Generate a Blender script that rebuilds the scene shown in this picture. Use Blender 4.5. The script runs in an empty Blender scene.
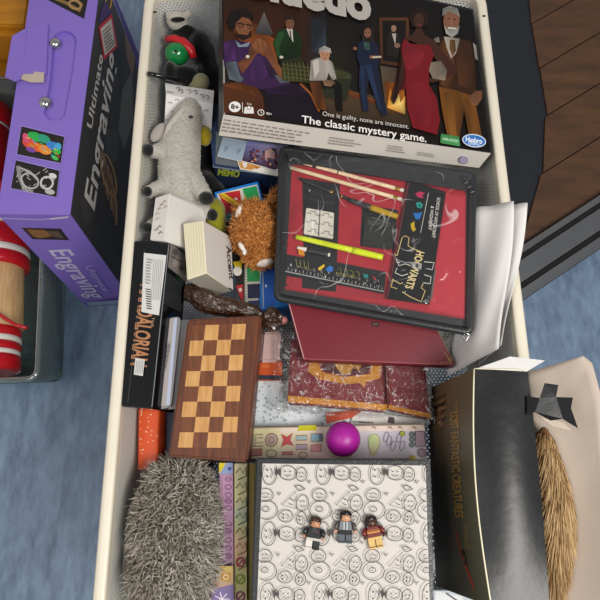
import bpy, bmesh, math, random
from mathutils import Vector, Matrix, noise
random.seed(11)
R = math.radians
TH = R(17.3); FOC = 600.0; CAMZ = 1.264; RIM = 0.50; TF = 0.315
CAM = Vector((0, 0, CAMZ))
FWD = Vector((0, math.sin(TH), -math.cos(TH))); UPV = Vector((0, math.cos(TH), math.sin(TH)))
COLL = bpy.context.scene.collection

def ray(x, y): return Vector((1, 0, 0))*((x-300)/FOC) + UPV*((300-y)/FOC) + FWD
def at(x, y, z):
    r = ray(x, y); return CAM + r*((z-CAMZ)/r.z)
def on(x, y, p0, n):
    r = ray(x, y); return CAM + r*((p0-CAM).dot(n)/r.dot(n))
def lin(h):
    h = h.lstrip('#'); o = []
    for i in (0, 2, 4):
        c = int(h[i:i+2], 16)/255; o.append(c/12.92 if c <= .04045 else ((c+.055)/1.055)**2.4)
    return (*o, 1.0)
def mixc(a, b, t): return tuple(a[i]*(1-t)+b[i]*t for i in range(4))

# ------------------------------------------------------------- materials
M = {}
def mat(name, col='#ffffff', rough=.5, metal=0, attr=False, noise_amt=0, noise_scale=40, bump=0, bump_scale=200,
        spec=.5, coat=0, stretch=(1, 1, 1), sheen=0):
    m = bpy.data.materials.new(name); m.use_nodes = True; nt = m.node_tree; N = nt.nodes; K = nt.links
    b = N['Principled BSDF']
    b.inputs['Roughness'].default_value = rough; b.inputs['Metallic'].default_value = metal
    b.inputs['Specular IOR Level'].default_value = spec; b.inputs['Coat Weight'].default_value = coat
    b.inputs['Coat Roughness'].default_value = .12
    if sheen: b.inputs['Sheen Weight'].default_value = sheen
    b.inputs['Base Color'].default_value = lin(col)
    src = None
    if attr:
        a = N.new('ShaderNodeAttribute'); a.attribute_name = 'Col'; src = a.outputs['Color']
    if noise_amt or bump:
        tc = N.new('ShaderNodeTexCoord'); mp = N.new('ShaderNodeMapping'); mp.inputs['Scale'].default_value = stretch
        K.new(tc.outputs['Object'], mp.inputs['Vector'])
    if noise_amt:
        n = N.new('ShaderNodeTexNoise'); n.inputs['Scale'].default_value = noise_scale; n.inputs['Detail'].default_value = 5
        K.new(mp.outputs['Vector'], n.inputs['Vector'])
        mr = N.new('ShaderNodeMapRange'); mr.inputs['From Min'].default_value = .25; mr.inputs['From Max'].default_value = .75
        mr.inputs['To Min'].default_value = 1-noise_amt; mr.inputs['To Max'].default_value = 1+noise_amt
        K.new(n.outputs['Fac'], mr.inputs['Value'])
        mx = N.new('ShaderNodeMix'); mx.data_type = 'RGBA'; mx.blend_type = 'MULTIPLY'; mx.inputs['Factor'].default_value = 1
        if src: K.new(src, mx.inputs['A'])
        else: mx.inputs['A'].default_value = lin(col)
        K.new(mr.outputs['Result'], mx.inputs['B']); src = mx.outputs['Result']
    if src: K.new(src, b.inputs['Base Color'])
    if bump:
        n2 = N.new('ShaderNodeTexNoise'); n2.inputs['Scale'].default_value = bump_scale; n2.inputs['Detail'].default_value = 3
        K.new(mp.outputs['Vector'], n2.inputs['Vector'])
        bp = N.new('ShaderNodeBump'); bp.inputs['Strength'].default_value = bump; bp.inputs['Distance'].default_value = .004
        K.new(n2.outputs['Fac'], bp.inputs['Height']); K.new(bp.outputs['Normal'], b.inputs['Normal'])
    M[name] = m; return m

def clear(name, tint='#ffffff', amt=.12, rough=.08, bump=.6, bump_scale=60, haze=.0, hazecol='#ffffff', glint=0, cscale=30, cw=.012):
    """thin clear plastic: see-through with glossy creases"""
    m = bpy.data.materials.new(name); m.use_nodes = True; nt = m.node_tree; N = nt.nodes; K = nt.links
    N.remove(N['Principled BSDF']); out = N['Material Output']
    t = N.new('ShaderNodeBsdfTransparent'); t.inputs['Color'].default_value = lin(tint)
    g = N.new('ShaderNodeBsdfGlossy'); g.inputs['Roughness'].default_value = rough
    d = N.new('ShaderNodeBsdfDiffuse'); d.inputs['Color'].default_value = lin(hazecol)
    m0 = N.new('ShaderNodeMixShader'); m0.inputs['Fac'].default_value = haze
    K.new(t.outputs[0], m0.inputs[1]); K.new(d.outputs[0], m0.inputs[2])
    mx = N.new('ShaderNodeMixShader'); lw = N.new('ShaderNodeLayerWeight'); lw.inputs['Blend'].default_value = .25
    ma = N.new('ShaderNodeMath'); ma.operation = 'MULTIPLY_ADD'; ma.inputs[1].default_value = .6; ma.inputs[2].default_value = amt
    ma.use_clamp = True
    K.new(lw.outputs['Fresnel'], ma.inputs[0]); K.new(ma.outputs[0], mx.inputs['Fac'])
    K.new(m0.outputs[0], mx.inputs[1]); K.new(g.outputs[0], mx.inputs[2]); K.new(mx.outputs[0], out.inputs['Surface'])
    if glint:
        # white diffuse lines along thin noise ridges, painted in for the film's glints
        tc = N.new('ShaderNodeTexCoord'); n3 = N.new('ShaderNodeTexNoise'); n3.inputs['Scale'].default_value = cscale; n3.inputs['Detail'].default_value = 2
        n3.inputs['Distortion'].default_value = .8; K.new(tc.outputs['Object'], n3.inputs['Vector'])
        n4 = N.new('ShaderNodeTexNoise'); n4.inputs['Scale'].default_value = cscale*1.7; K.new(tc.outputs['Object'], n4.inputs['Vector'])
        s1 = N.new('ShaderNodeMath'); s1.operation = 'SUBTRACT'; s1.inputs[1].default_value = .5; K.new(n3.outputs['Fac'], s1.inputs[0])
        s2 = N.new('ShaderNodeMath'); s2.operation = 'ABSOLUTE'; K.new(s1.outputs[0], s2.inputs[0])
        mr = N.new('ShaderNodeMapRange'); mr.inputs['From Min'].default_value = 0; mr.inputs['From Max'].default_value = cw; mr.inputs['To Min'].default_value = glint; mr.inputs['To Max'].default_value = 0
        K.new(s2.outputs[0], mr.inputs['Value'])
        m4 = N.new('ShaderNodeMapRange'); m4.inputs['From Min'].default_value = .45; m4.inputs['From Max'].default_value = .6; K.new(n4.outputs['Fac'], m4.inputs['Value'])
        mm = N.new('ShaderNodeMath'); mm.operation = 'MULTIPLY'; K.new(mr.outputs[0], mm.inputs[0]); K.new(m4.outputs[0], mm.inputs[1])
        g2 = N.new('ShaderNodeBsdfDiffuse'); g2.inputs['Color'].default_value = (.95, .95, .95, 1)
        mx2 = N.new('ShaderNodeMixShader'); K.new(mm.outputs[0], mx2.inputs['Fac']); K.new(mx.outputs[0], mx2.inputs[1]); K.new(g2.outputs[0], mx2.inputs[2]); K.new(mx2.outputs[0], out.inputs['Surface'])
    if bump:
        tc = N.new('ShaderNodeTexCoord'); n2 = N.new('ShaderNodeTexNoise'); n2.inputs['Scale'].default_value = bump_scale
        n2.inputs['Detail'].default_value = 3; n2.inputs['Distortion'].default_value = 1.2
        bp = N.new('ShaderNodeBump'); bp.inputs['Strength'].default_value = bump; bp.inputs['Distance'].default_value = .006
        K.new(tc.outputs['Object'], n2.inputs['Vector']); K.new(n2.outputs['Fac'], bp.inputs['Height'])
        for s in (g, lw): K.new(bp.outputs['Normal'], s.inputs['Normal'])
    M[name] = m

def mesh_sheet(name):
    """white perforated steel sheet: staggered round holes laid out in metres on the UV map"""
    m = bpy.data.materials.new(name); m.use_nodes = True; nt = m.node_tree; N = nt.nodes; K = nt.links
    b = N['Principled BSDF']; out = N['Material Output']
    b.inputs['Base Color'].default_value = lin('#d8d6cf'); b.inputs['Roughness'].default_value = .45
    uv = N.new('ShaderNodeUVMap'); uv.uv_map = 'UV'; sp = N.new('ShaderNodeSeparateXYZ'); K.new(uv.outputs[0], sp.inputs[0])
    def mth(op, a, bb=None, c=None):
        n = N.new('ShaderNodeMath'); n.operation = op
        for i, v in enumerate((a, bb, c)):
            if v is None: continue
            if isinstance(v, (int, float)): n.inputs[i].default_value = v
            else: K.new(v, n.inputs[i])
        return n.outputs[0]
    P = .0058
    u = mth('DIVIDE', sp.outputs[0], P); v = mth('DIVIDE', sp.outputs[1], P*.8)
    row = mth('FLOOR', v); odd = mth('MULTIPLY', mth('MODULO', mth('ABSOLUTE', row), 2.0), .5)
    du = mth('SUBTRACT', mth('FRACT', mth('ADD', u, odd)), .5); dv = mth('MULTIPLY', mth('SUBTRACT', mth('FRACT', v), .5), .8)
    d = mth('SQRT', mth('ADD', mth('MULTIPLY', du, du), mth('MULTIPLY', dv, dv)))
    hole = mth('LESS_THAN', d, .265)
    t = N.new('ShaderNodeBsdfTransparent'); mx = N.new('ShaderNodeMixShader')
    K.new(hole, mx.inputs['Fac']); K.new(b.outputs[0], mx.inputs[1]); K.new(t.outputs[0], mx.inputs[2]); K.new(mx.outputs[0], out.inputs['Surface'])
    M[name] = m

def wood(name, c1, c2, scale=18, stretch=(1, 8, 8), rough=.5, coat=.1, rot=(0, 0, 0)):
    m = bpy.data.materials.new(name); m.use_nodes = True; nt = m.node_tree; N = nt.nodes; K = nt.links
    b = N['Principled BSDF']; b.inputs['Roughness'].default_value = rough; b.inputs['Coat Weight'].default_value = coat
    tc = N.new('ShaderNodeTexCoord'); mp = N.new('ShaderNodeMapping'); mp.inputs['Scale'].default_value = stretch
    mp.inputs['Rotation'].default_value = rot
    n = N.new('ShaderNodeTexNoise'); n.inputs['Scale'].default_value = scale; n.inputs['Detail'].default_value = 6
    r = N.new('ShaderNodeValToRGB'); r.color_ramp.elements[0].position = .3; r.color_ramp.elements[1].position = .7
    r.color_ramp.elements[0].color = lin(c1); r.color_ramp.elements[1].color = lin(c2)
    K.new(tc.outputs['Object'], mp.inputs[0]); K.new(mp.outputs[0], n.inputs['Vector']); K.new(n.outputs['Fac'], r.inputs[0])
    K.new(r.outputs[0], b.inputs['Base Color']); M[name] = m

mat('print', attr=True, rough=.42); mat('print_cover', attr=True, rough=.4, spec=.25); mat('print_gloss', attr=True, rough=.22, coat=.3); mat('print_matte', attr=True, rough=.8)
mat('fur', attr=True, rough=.85, spec=.15); mat('plush', attr=True, rough=.95, spec=.1, bump=.5, bump_scale=350, sheen=.3)
mat('white_steel', '#e3dbc8', .38, noise_amt=.03, noise_scale=20); mesh_sheet('steel_mesh')
mat('steel', '#c8c8c8', .15, 1); mat('silver_tin', '#b4b2b0', .28, .75, noise_amt=.08, noise_scale=30)
mat('black_gloss', '#0b0b0c', .13, coat=.4); mat('black_card', '#151618', .37, bump=.14, bump_scale=45); mat('black_matte', '#121213', .75)
mat('white_card', '#dedad4', .65, noise_amt=.03); mat('paper', '#e4e1e0', .75, noise_amt=.025, noise_scale=15)
mat('cream_card', '#e9e2c4', .6, noise_amt=.04, noise_scale=200, stretch=(20, 1, 1))
mat('doodle_paper', '#cdc8c2', .7, noise_amt=.02); mat('tan_card', '#bfb0a2', .7, noise_amt=.04, noise_scale=25); mat('dark_red', '#6e1422', .4, noise_amt=.06, noise_scale=60, bump=.08, bump_scale=500)
mat('red_fabric', '#7b1620', .6, noise_amt=.08); mat('purple_card', '#866ec8', .5, noise_amt=.03, noise_scale=12)
mat('grey_vinyl', '#2b2d2f', .36, noise_amt=.06, bump=.15, bump_scale=300); mat('navy_card', '#1d2c4c', .45, noise_amt=.06)
mat('magenta_rubber', '#a81c96', .42, noise_amt=.03); mat('red_plastic', '#c01420', .25, coat=.3); mat('white_plastic', '#e8e4dc', .3)
mat('orange_ply', '#b4770f', .5, noise_amt=.2, noise_scale=14, stretch=(1, 6, 1))
mat('red_cloth', '#b3131b', .8, noise_amt=.06); mat('green_plastic', '#0f7a3c', .18, coat=.4); mat('blue_plastic', '#1f7ed6', .35)
mat('alu', '#85878a', .38, .85, noise_amt=.06, noise_scale=30); mat('slate_mat', '#232730', .8, noise_amt=.15, noise_scale=60, bump=.3, bump_scale=500)
mat('brown_wrap', '#38200f', .16, noise_amt=.5, noise_scale=110, bump=1.0, bump_scale=170, coat=.8)
mat('skin_toy', '#d9a276', .35); mat('toy', attr=True, rough=.3)
clear('clear_film', amt=.035, rough=.11, bump=.6, bump_scale=34, haze=.012, glint=.34, cscale=13, cw=.008); clear('clear_wrap', amt=.10, rough=.12, bump=1.0, bump_scale=110, haze=.0, glint=.6, cscale=48, cw=.018)
clear('clear_tub', '#dfeae6', amt=.1, rough=.1, bump=0, haze=.10, hazecol='#c9d2cc')
wood('walnut', '#4a2412', '#6e3a1d', 22, (10, 1, 4)); wood('maple', '#b98345', '#d3a468', 26, (8, 1, 4)); wood('walnut_square', '#5a2f17', '#7a4524', 26, (8, 1, 4))
wood('toy_wood', '#c39a68', '#dcb887', 20, (9, 1, 9), .6); wood('pencil_wood', '#e2c39a', '#f0d8b4', 60, (1, 1, 1), .4)
wood('plank', '#4a3220', '#644329', 5, (2.2, 9, 2), .55, .05, (0, 0, R(-45)))

# blue linoleum with pale streaks
m = bpy.data.materials.new('lino'); m.use_nodes = True; N = m.node_tree.nodes; K = m.node_tree.links; b = N['Principled BSDF']
b.inputs['Roughness'].default_value = .42
tc = N.new('ShaderNodeTexCoord'); mp = N.new('ShaderNodeMapping'); mp.inputs['Scale'].default_value = (3.2, 1.1, 1)
n1 = N.new('ShaderNodeTexNoise'); n1.inputs['Scale'].default_value = 14; n1.inputs['Detail'].default_value = 9; n1.inputs['Roughness'].default_value = .68
rp = N.new('ShaderNodeValToRGB'); rp.color_ramp.elements[0].position = .32; rp.color_ramp.elements[1].position = .72
rp.color_ramp.elements[0].color = lin('#5a6d86'); rp.color_ramp.elements[1].color = lin('#879fbb')
K.new(tc.outputs['Object'], mp.inputs[0]); K.new(mp.outputs[0], n1.inputs['Vector']); K.new(n1.outputs['Fac'], rp.inputs[0]); K.new(rp.outputs[0], b.inputs['Base Color'])
M['lino'] = m

# ------------------------------------------------------------- mesh builder
class MB:
    def __init__(s, mat='print'):
        s.bm = bmesh.new(); s.cl = s.bm.loops.layers.float_color.new('Col'); s.uv = s.bm.loops.layers.uv.new('UV')
        s.mats = []; s.col = (1, 1, 1, 1); s.use(mat)
    def use(s, mt, col=None):
        if mt not in s.mats: s.mats.append(mt)
        s.mi = s.mats.index(mt)
        if col: s.col = lin(col) if isinstance(col, str) else col
        return s
    def face(s, pts, cols=None, smooth=False, uvs=None):
        vs = [s.bm.verts.new(p) for p in pts]; return s.vface(vs, cols, smooth, uvs)
    def vface(s, vs, cols=None, smooth=False, uvs=None):
        try: f = s.bm.faces.new(vs)
        except ValueError: return None
        f.material_index = s.mi; f.smooth = smooth
        for i, l in enumerate(f.loops):
            l[s.cl] = cols[i] if cols else s.col
            if uvs: l[s.uv].uv = uvs[i]
        return f
    def hexa(s, top, bot):
        """top/bot: TL,TR,BR,BL seen from above"""
        t = [s.bm.verts.new(p) for p in top]; b = [s.bm.verts.new(p) for p in bot]
        fs = [s.vface([t[3], t[2], t[1], t[0]]), s.vface(b)]
        for i in range(4):
            j = (i+1) % 4; fs.append(s.vface([t[i], t[j], b[j], b[i]]))
        return fs
    def slab(s, top, vec): return s.hexa(top, [p+vec for p in top])
    def prism(s, pts, vec):
        """pts counter-clockwise outline of the upper face, pushed along vec"""
        t = [s.bm.verts.new(p) for p in pts]; b = [s.bm.verts.new(p+vec) for p in pts]
        s.vface(t); s.vface(b[::-1]); n = len(pts)
        for i in range(n): s.vface([t[i], b[i], b[(i+1) % n], t[(i+1) % n]])
    def grid(s, fn, nu, nv, smooth=True, cfn=None, closed_u=False):
        V = [[s.bm.verts.new(fn(i/nu, j/nv)) for i in range(nu+1)] for j in range(nv+1)]
        for j in range(nv):
            for i in range(nu):
                cs = [cfn(a/nu, c/nv) for a, c in ((i, j), (i+1, j), (i+1, j+1), (i, j+1))] if cfn else None
                s.vface([V[j][i], V[j][i+1], V[j+1][i+1], V[j+1][i]], cs, smooth)
    def tube(s, path, rad, seg=8, closed=False, flat=1.0, smooth=True):
        path = [Vector(p) for p in path]; n = len(path); rings = []
        rad = rad if isinstance(rad, (list, tuple)) else [rad]*n; ref = None
        for i, p in enumerate(path):
            a = path[i-1] if (i or closed) else p; c = path[(i+1) % n] if (i < n-1 or closed) else p
            t = (c-a).normalized()
            if ref is None: ref = Vector((0, 0, 1)) if abs(t.z) < .9 else Vector((1, 0, 0))
            x = t.cross(ref).normalized(); y = x.cross(t).normalized()
            rings.append([s.bm.verts.new(p + (x*math.cos(k*2*math.pi/seg) + y*flat*math.sin(k*2*math.pi/seg))*rad[i]) for k in range(seg)])
        for i in range(n if closed else n-1):
            A, B = rings[i], rings[(i+1) % n]
            for k in range(seg): s.vface([A[k], A[(k+1) % seg], B[(k+1) % seg], B[k]], None, smooth)
        if not closed: s.vface(rings[0][::-1]); s.vface(rings[-1])
    def ell(s, c, rad, rot=None, nu=20, nv=12, disp=None):
        rot = rot or Matrix.Identity(3); c = Vector(c); rows = []
        for j in range(nv+1):
            th = math.pi*j/nv; rw = []
            for i in range(nu):
                ph = 2*math.pi*i/nu; d = Vector((math.sin(th)*math.cos(ph), math.sin(th)*math.sin(ph), math.cos(th)))
                q = Vector((d.x*rad[0], d.y*rad[1], d.z*rad[2]))
                if disp: q = q*disp(d)
                rw.append(q)
            rows.append(rw)
        top = s.bm.verts.new(c+rot@rows[0][0]); bot = s.bm.verts.new(c+rot@rows[-1][0])
        V = [[s.bm.verts.new(c+rot@q) for q in rw] for rw in rows[1:-1]]
        for i in range(nu):
            k = (i+1) % nu
            s.vface([top, V[0][i], V[0][k]], None, True); s.vface([V[-1][i], bot, V[-1][k]], None, True)
            for j in range(len(V)-1): s.vface([V[j][i], V[j+1][i], V[j+1][k], V[j][k]], None, True)
    def bevel(s, w, seg=2):
        bmesh.ops.bevel(s.bm, geom=list(s.bm.edges), offset=w, segments=seg, affect='EDGES', clamp_overlap=True)
        return s

def root_of(o):
    while o.parent: o = o.parent
    return o
def link(mb, name, parent=None, label=None, cat=None, group=None, kind=None, flat=True):
    me = bpy.data.meshes.new(name)
    bm = mb.bm; bm.normal_update()
    if parent: off = root_of(parent).location.copy()
    else:
        xs = [v.co for v in bm.verts]
        off = Vector(((min(p.x for p in xs)+max(p.x for p in xs))/2, (min(p.y for p in xs)+max(p.y for p in xs))/2, min(p.z for p in xs)))
    bmesh.ops.translate(bm, verts=bm.verts, vec=-off)
    bm.to_mesh(me); bm.free()
    for k in mb.mats: me.materials.append(M[k])
    o = bpy.data.objects.new(name, me); COLL.objects.link(o)
    if parent: o.parent = parent
    else: o.location = off
    tag(o, label, cat, group, kind); return o
def tag(o, label=None, cat=None, group=None, kind=None):
    if label: o['label'] = label
    if cat: o['category'] = cat
    if group: o['group'] = group
    if kind: o['kind'] = kind
def thing(name, label, cat, loc, group=None):
    o = bpy.data.objects.new(name, None); COLL.objects.link(o); o.empty_display_size = .02; o.location = loc
    tag(o, label, cat, group); return o
def base(pts, z=None):
    c = sum(pts, Vector())/len(pts); return Vector((c.x, c.y, min(p.z for p in pts) if z is None else z))

# ------------------------------------------------------------- flat print on a face
_TX = {}
def text_tris(body, bold=0.0):
    key = (body, bold)
    if key not in _TX:
        cu = bpy.data.curves.new('t', 'FONT'); cu.body = body; cu.offset = bold; cu.resolution_u = 3
        ob = bpy.data.objects.new('t', cu); COLL.objects.link(ob); dg = bpy.context.evaluated_depsgraph_get(); dg.update()
        me = ob.evaluated_get(dg).to_mesh(); vs = [v.co.copy() for v in me.vertices]; ps = [tuple(p.vertices) for p in me.polygons]
        ob.evaluated_get(dg).to_mesh_clear(); bpy.data.objects.remove(ob); bpy.data.curves.remove(cu)
        _TX[key] = (vs, ps, max(v.x for v in vs), min(v.x for v in vs))
    return _TX[key]
class Print:
    """ink lying on one face: every shape is given where it is seen and lands on the face's own plane"""
    def __init__(s, p0, n, mat='print'):
        s.mb = MB(mat); s.p0 = p0; s.n = n.normalized(); s.k = 0; s.clip = None
        if s.n.dot(CAM-p0) < 0: s.n = -s.n
    def P(s, x, y): return on(x, y, s.p0, s.n)
    def off(s): s.k += 1; return s.n*(.00035+.00004*min(s.k, 60)+.000005*s.k)
    def poly(s, pts, col, cols=None):
        o = s.off(); q = [s.P(*p)+o for p in pts]
        nn = sum(((q[i]-q[0]).cross(q[(i+1) % len(q)]-q[0]) for i in range(len(q))), Vector())
        c = [lin(x) for x in cols] if cols else None
        if nn.dot(s.n) < 0: q = q[::-1]; c = c[::-1] if c else None
        if col: s.mb.col = lin(col)
        s.mb.face(q, c)
    def ell(s, x, y, rx, ry, col, rot=0, n=20):
        if s.clip and not s.clip(x, y): return
        c, si = math.cos(R(rot)), math.sin(R(rot))
        s.poly([(x+rx*math.cos(t)*c-ry*math.sin(t)*si, y+rx*math.cos(t)*si+ry*math.sin(t)*c) for t in [2*math.pi*k/n for k in range(n)]], col)
    def ring(s, x, y, rx, ry, w, col, rot=0, n=20):
        c, si = math.cos(R(rot)), math.sin(R(rot))
        s.line([(x+rx*math.cos(t)*c-ry*math.sin(t)*si, y+rx*math.cos(t)*si+ry*math.sin(t)*c) for t in [2*math.pi*k/n for k in range(n+1)]], w, col)
    def line(s, pts, w, col):
        s.mb.col = lin(col); o = s.off()
        L, Rr = [], []
        for i, p in enumerate(pts):
            a = pts[max(i-1, 0)]; b = pts[min(i+1, len(pts)-1)]
            if pts[0] == pts[-1] and i in (0, len(pts)-1): a, b = pts[-2], pts[1]
            dx, dy = b[0]-a[0], b[1]-a[1]; d = math.hypot(dx, dy) or 1
            L.append(s.P(p[0]-dy/d*w/2, p[1]+dx/d*w/2)+o); Rr.append(s.P(p[0]+dy/d*w/2, p[1]-dx/d*w/2)+o)
        for i in range(len(pts)-1):
            if s.clip and not (s.clip(*pts[i]) and s.clip(*pts[i+1])): continue
            q = [L[i], L[i+1], Rr[i+1], Rr[i]]
            nn = (q[1]-q[0]).cross(q[2]-q[0])
            s.mb.face(q if nn.dot(s.n) > 0 else q[::-1])
    def text(s, body, A, B, C, col, bold=.02):
        """A start of baseline, B end of baseline, C top of the first capital"""
        vs, ps, w, x0 = text_tris(body, bold); a, b, c = s.P(*A), s.P(*B), s.P(*C); o = s.off(); s.mb.col = lin(col)
        X = (b-a)/(w-x0); Y = (c-a)/.70
        q = [a+X*(v.x-x0)+Y*v.y+o for v in vs]
        for p in ps:
            f = [q[i] for i in p]; nn = (f[1]-f[0]).cross(f[2]-f[0])
            s.mb.face(f if nn.dot(s.n) > 0 else f[::-1])
    def lines_of_text(s, quad, rows, col, seed=1, fill=.85):
        rnd = random.Random(seed); TL, TR, BR, BL = quad
        def bl(u, v):
            return tuple((TL[i]*(1-u)+TR[i]*u)*(1-v)+(BL[i]*(1-u)+BR[i]*u)*v for i in (0, 1))
        for r in range(rows):
            u = 0; v0 = (r+.25)/rows; v1 = (r+.7)/rows; end = fill*rnd.uniform(.75, 1.1)
            while u < min(end, 1):
                w = rnd.uniform(.02, .07)*1.2; u2 = min(u+w, 1)
                s.poly([bl(u, v0), bl(u2, v0), bl(u2, v1), bl(u, v1)], col); u = u2+.018
    def done(s, name, parent, label=None): return link(s.mb, name, parent, label)

def fur(pts, name, parent, length, width, cols, lean=None, jit=.5, seed=3, label=None, seg=2, kind='stuff', curl=0):
    """soft pile: one tapering blade of fibre per surface point"""
    rnd = random.Random(seed); mb = MB('fur')
    for p, n in pts:
        d = n*1.0
        if lean: d = d+lean(p, n)
        d = (d+Vector((rnd.gauss(0, jit), rnd.gauss(0, jit), rnd.gauss(0, jit)))).normalized()
        side = d.cross(Vector((rnd.gauss(0, 1), rnd.gauss(0, 1), rnd.gauss(0, 1))))
        if side.length < 1e-4: continue
        side.normalize(); l = length*rnd.uniform(.6, 1.25); c0, c1 = cols(p, n, rnd)
        bend = (lean(p, n).normalized() if lean else Vector((0, 0, -.4)))*l*.3
        if curl: bend = Vector((rnd.gauss(0, 1), rnd.gauss(0, 1), rnd.gauss(0, 1)))*l*curl
        a = p-n*.001; m_ = p+d*l*.55; e = p+d*l*.95+bend; w = width*rnd.uniform(.7, 1.3)
        mb.face([a-side*w, a+side*w, m_+side*w*.75, m_-side*w*.75], [c0, c0, mixc(c0, c1, .6), mixc(c0, c1, .6)])
        mb.face([m_-side*w*.75, m_+side*w*.75, e], [mixc(c0, c1, .6)]*2+[c1])
    return link(mb, name, parent, label, kind=kind)
def sample(ob_mesh, count, seed=1, cond=None):
    rnd = random.Random(seed); me = ob_mesh.data; me.calc_loop_triangles(); off = root_of(ob_mesh).location if ob_mesh.parent else ob_mesh.location
    tr = []; acc = []; tot = 0
    for t in me.loop_triangles:
        tot += t.area; tr.append(t); acc.append(tot)
    import bisect
    out = []
    while len(out) < count:
        t = tr[min(bisect.bisect(acc, rnd.random()*tot), len(tr)-1)]; a, b, c = (me.vertices[i].co for i in t.vertices); na, nb, nc = (me.vertices[i].normal for i in t.vertices)
        u, v = rnd.random(), rnd.random()
        if u+v > 1: u, v = 1-u, 1-v
        p = a+(b-a)*u+(c-a)*v+off; n = (na+(nb-na)*u+(nc-na)*v).normalized()
        if cond and not cond(p, n): count -= 1; continue
        out.append((p, n))
    return out
def soft(parts, name, parent, col='#ffffff', mat='plush', voxel=.0025, smooth=6, cfn=None, **kw):
    """several ellipsoids (centre, radii, rotation) and limbs fused into one soft skin"""
    mb = MB(mat)
    for p in parts:
        if p[0] == 'limb':
            _, path, rad = p
            for i in range(len(path)-1):
                a, b = path[i], path[i+1]; k = max(2, int((b-a).length/max(min(rad[i], rad[i+1])*.35, .001)))
                for j in range(k+1):
                    t = j/k; r = rad[i]*(1-t)+rad[i+1]*t; mb.ell(a.lerp(b, t), (r, r, r), nu=12, nv=8)
        else: mb.ell(p[0], p[1], p[2] if len(p) > 2 else None)
    me = bpy.data.meshes.new('t'); mb.bm.to_mesh(me); mb.bm.free(); o = bpy.data.objects.new('t', me); COLL.objects.link(o)
    rm = o.modifiers.new('r', 'REMESH'); rm.mode = 'VOXEL'; rm.voxel_size = voxel
    sm = o.modifiers.new('s', 'SMOOTH'); sm.iterations = smooth; sm.factor = .5
    dg = bpy.context.evaluated_depsgraph_get(); dg.update(); ev = o.evaluated_get(dg); em = ev.to_mesh()
    out = MB(mat); V = [out.bm.verts.new(v.co) for v in em.vertices]; out.col = lin(col)
    for f in em.polygons:
        c = [cfn(em.vertices[i].co) for i in f.vertices] if cfn else None
        out.vface([V[i] for i in f.vertices], c, True)
    ev.to_mesh_clear(); bpy.data.objects.remove(o); bpy.data.meshes.remove(me)
    return link(out, name, parent, **kw)
def Q(z, *px):
    zs = z if isinstance(z, (list, tuple)) else [z]*len(px)
    return [at(x, y, zz) for (x, y), zz in zip(px, zs)]
def nrm(q): return (q[1]-q[0]).cross(q[0]-q[3]).normalized()
DN = lambda t: Vector((0, 0, -t))
# ============================================================= setting
def zplane(name, pts, mt, z=0.0, th=.03):
    mb = MB(mt); mb.prism([Vector((x, y, z)) for x, y in pts], DN(th)); return link(mb, name, kind='structure')
for nm_, p_, d_ in (('wall_left', (-1.63, .3, 1.2), (.03, 1.6, 1.2)), ('wall_back', (0, 1.93, 1.2), (1.6, .03, 1.2))):
    mb = MB('white_card'); c_, h_ = Vector(p_), Vector(d_)
    tp = [c_+Vector((sx*h_.x, sy*h_.y, h_.z)) for sx, sy in ((-1, 1), (1, 1), (1, -1), (-1, -1))]; mb.slab(tp, DN(2*h_.z)); link(mb, nm_, kind='structure')
zplane('floor', [(-1.6, -1.3), (1.6, -1.3), (1.6, 1.9), (-1.6, 1.9)], 'lino'); FL = bpy.data.objects['floor']
# grey metal threshold strip where the blue floor ends
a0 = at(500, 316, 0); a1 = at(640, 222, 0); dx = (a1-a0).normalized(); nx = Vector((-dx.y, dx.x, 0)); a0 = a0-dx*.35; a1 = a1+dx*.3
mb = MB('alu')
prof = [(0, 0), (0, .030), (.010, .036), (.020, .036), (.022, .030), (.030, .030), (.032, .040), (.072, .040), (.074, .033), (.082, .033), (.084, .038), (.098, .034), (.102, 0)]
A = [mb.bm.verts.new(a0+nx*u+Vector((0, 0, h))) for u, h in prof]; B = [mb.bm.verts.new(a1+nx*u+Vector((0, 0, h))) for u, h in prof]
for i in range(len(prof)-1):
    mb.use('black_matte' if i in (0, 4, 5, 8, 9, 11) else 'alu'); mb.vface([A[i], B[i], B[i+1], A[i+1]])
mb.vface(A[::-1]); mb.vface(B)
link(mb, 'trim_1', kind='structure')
# wooden boards beyond the strip
mb = MB('plank'); t0 = a0+nx*.103; W = .115; L = .85
P0 = at(524, -14, 0); P1 = at(547, 150, 0); P2 = at(517, 250, 0)
e = (a1-a0).normalized(); rndp = random.Random(4)
for k in range(9):
    # boards run roughly along the strip; left ends are cut along the mat edge
    u0, u1 = k*W, (k+1)*W-.003
    def cut(u):
        o = t0+nx*u; lo = P2 if u < .2 else P1; y = o.y
        # where the row meets the ragged mat edge
        f = lambda s: o+e*s
        s0, s1 = -.6, 2.0
        best = None
        for i in range(261):
            p = f(s0+(s1-s0)*i/260)
            if p.y >= P1.y: xe = P1.x+(P0.x-P1.x)*(p.y-P1.y)/(P0.y-P1.y)
            else: xe = P2.x+(P1.x-P2.x)*(p.y-P2.y)/(P1.y-P2.y)
            if p.x >= xe and p.y > P2.y-.2: best = p; break
        return best
    c0, c1 = cut(u0), cut(u1)
    if c0 is None or c1 is None: continue
    q = [c1, c0, t0+nx*u0+e*1.5, t0+nx*u1+e*1.5]
    mb.prism([p+Vector((0, 0, .012)) for p in q], DN(.011))
link(mb, 'floor_boards', FL, kind='structure')
mb = MB('slate_mat')
mp_ = [at(505, 290, 0)+nx*.10, at(560, 262, 0)+nx*.10, at(600, -60, 0), at(380, -70, 0)]
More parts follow.
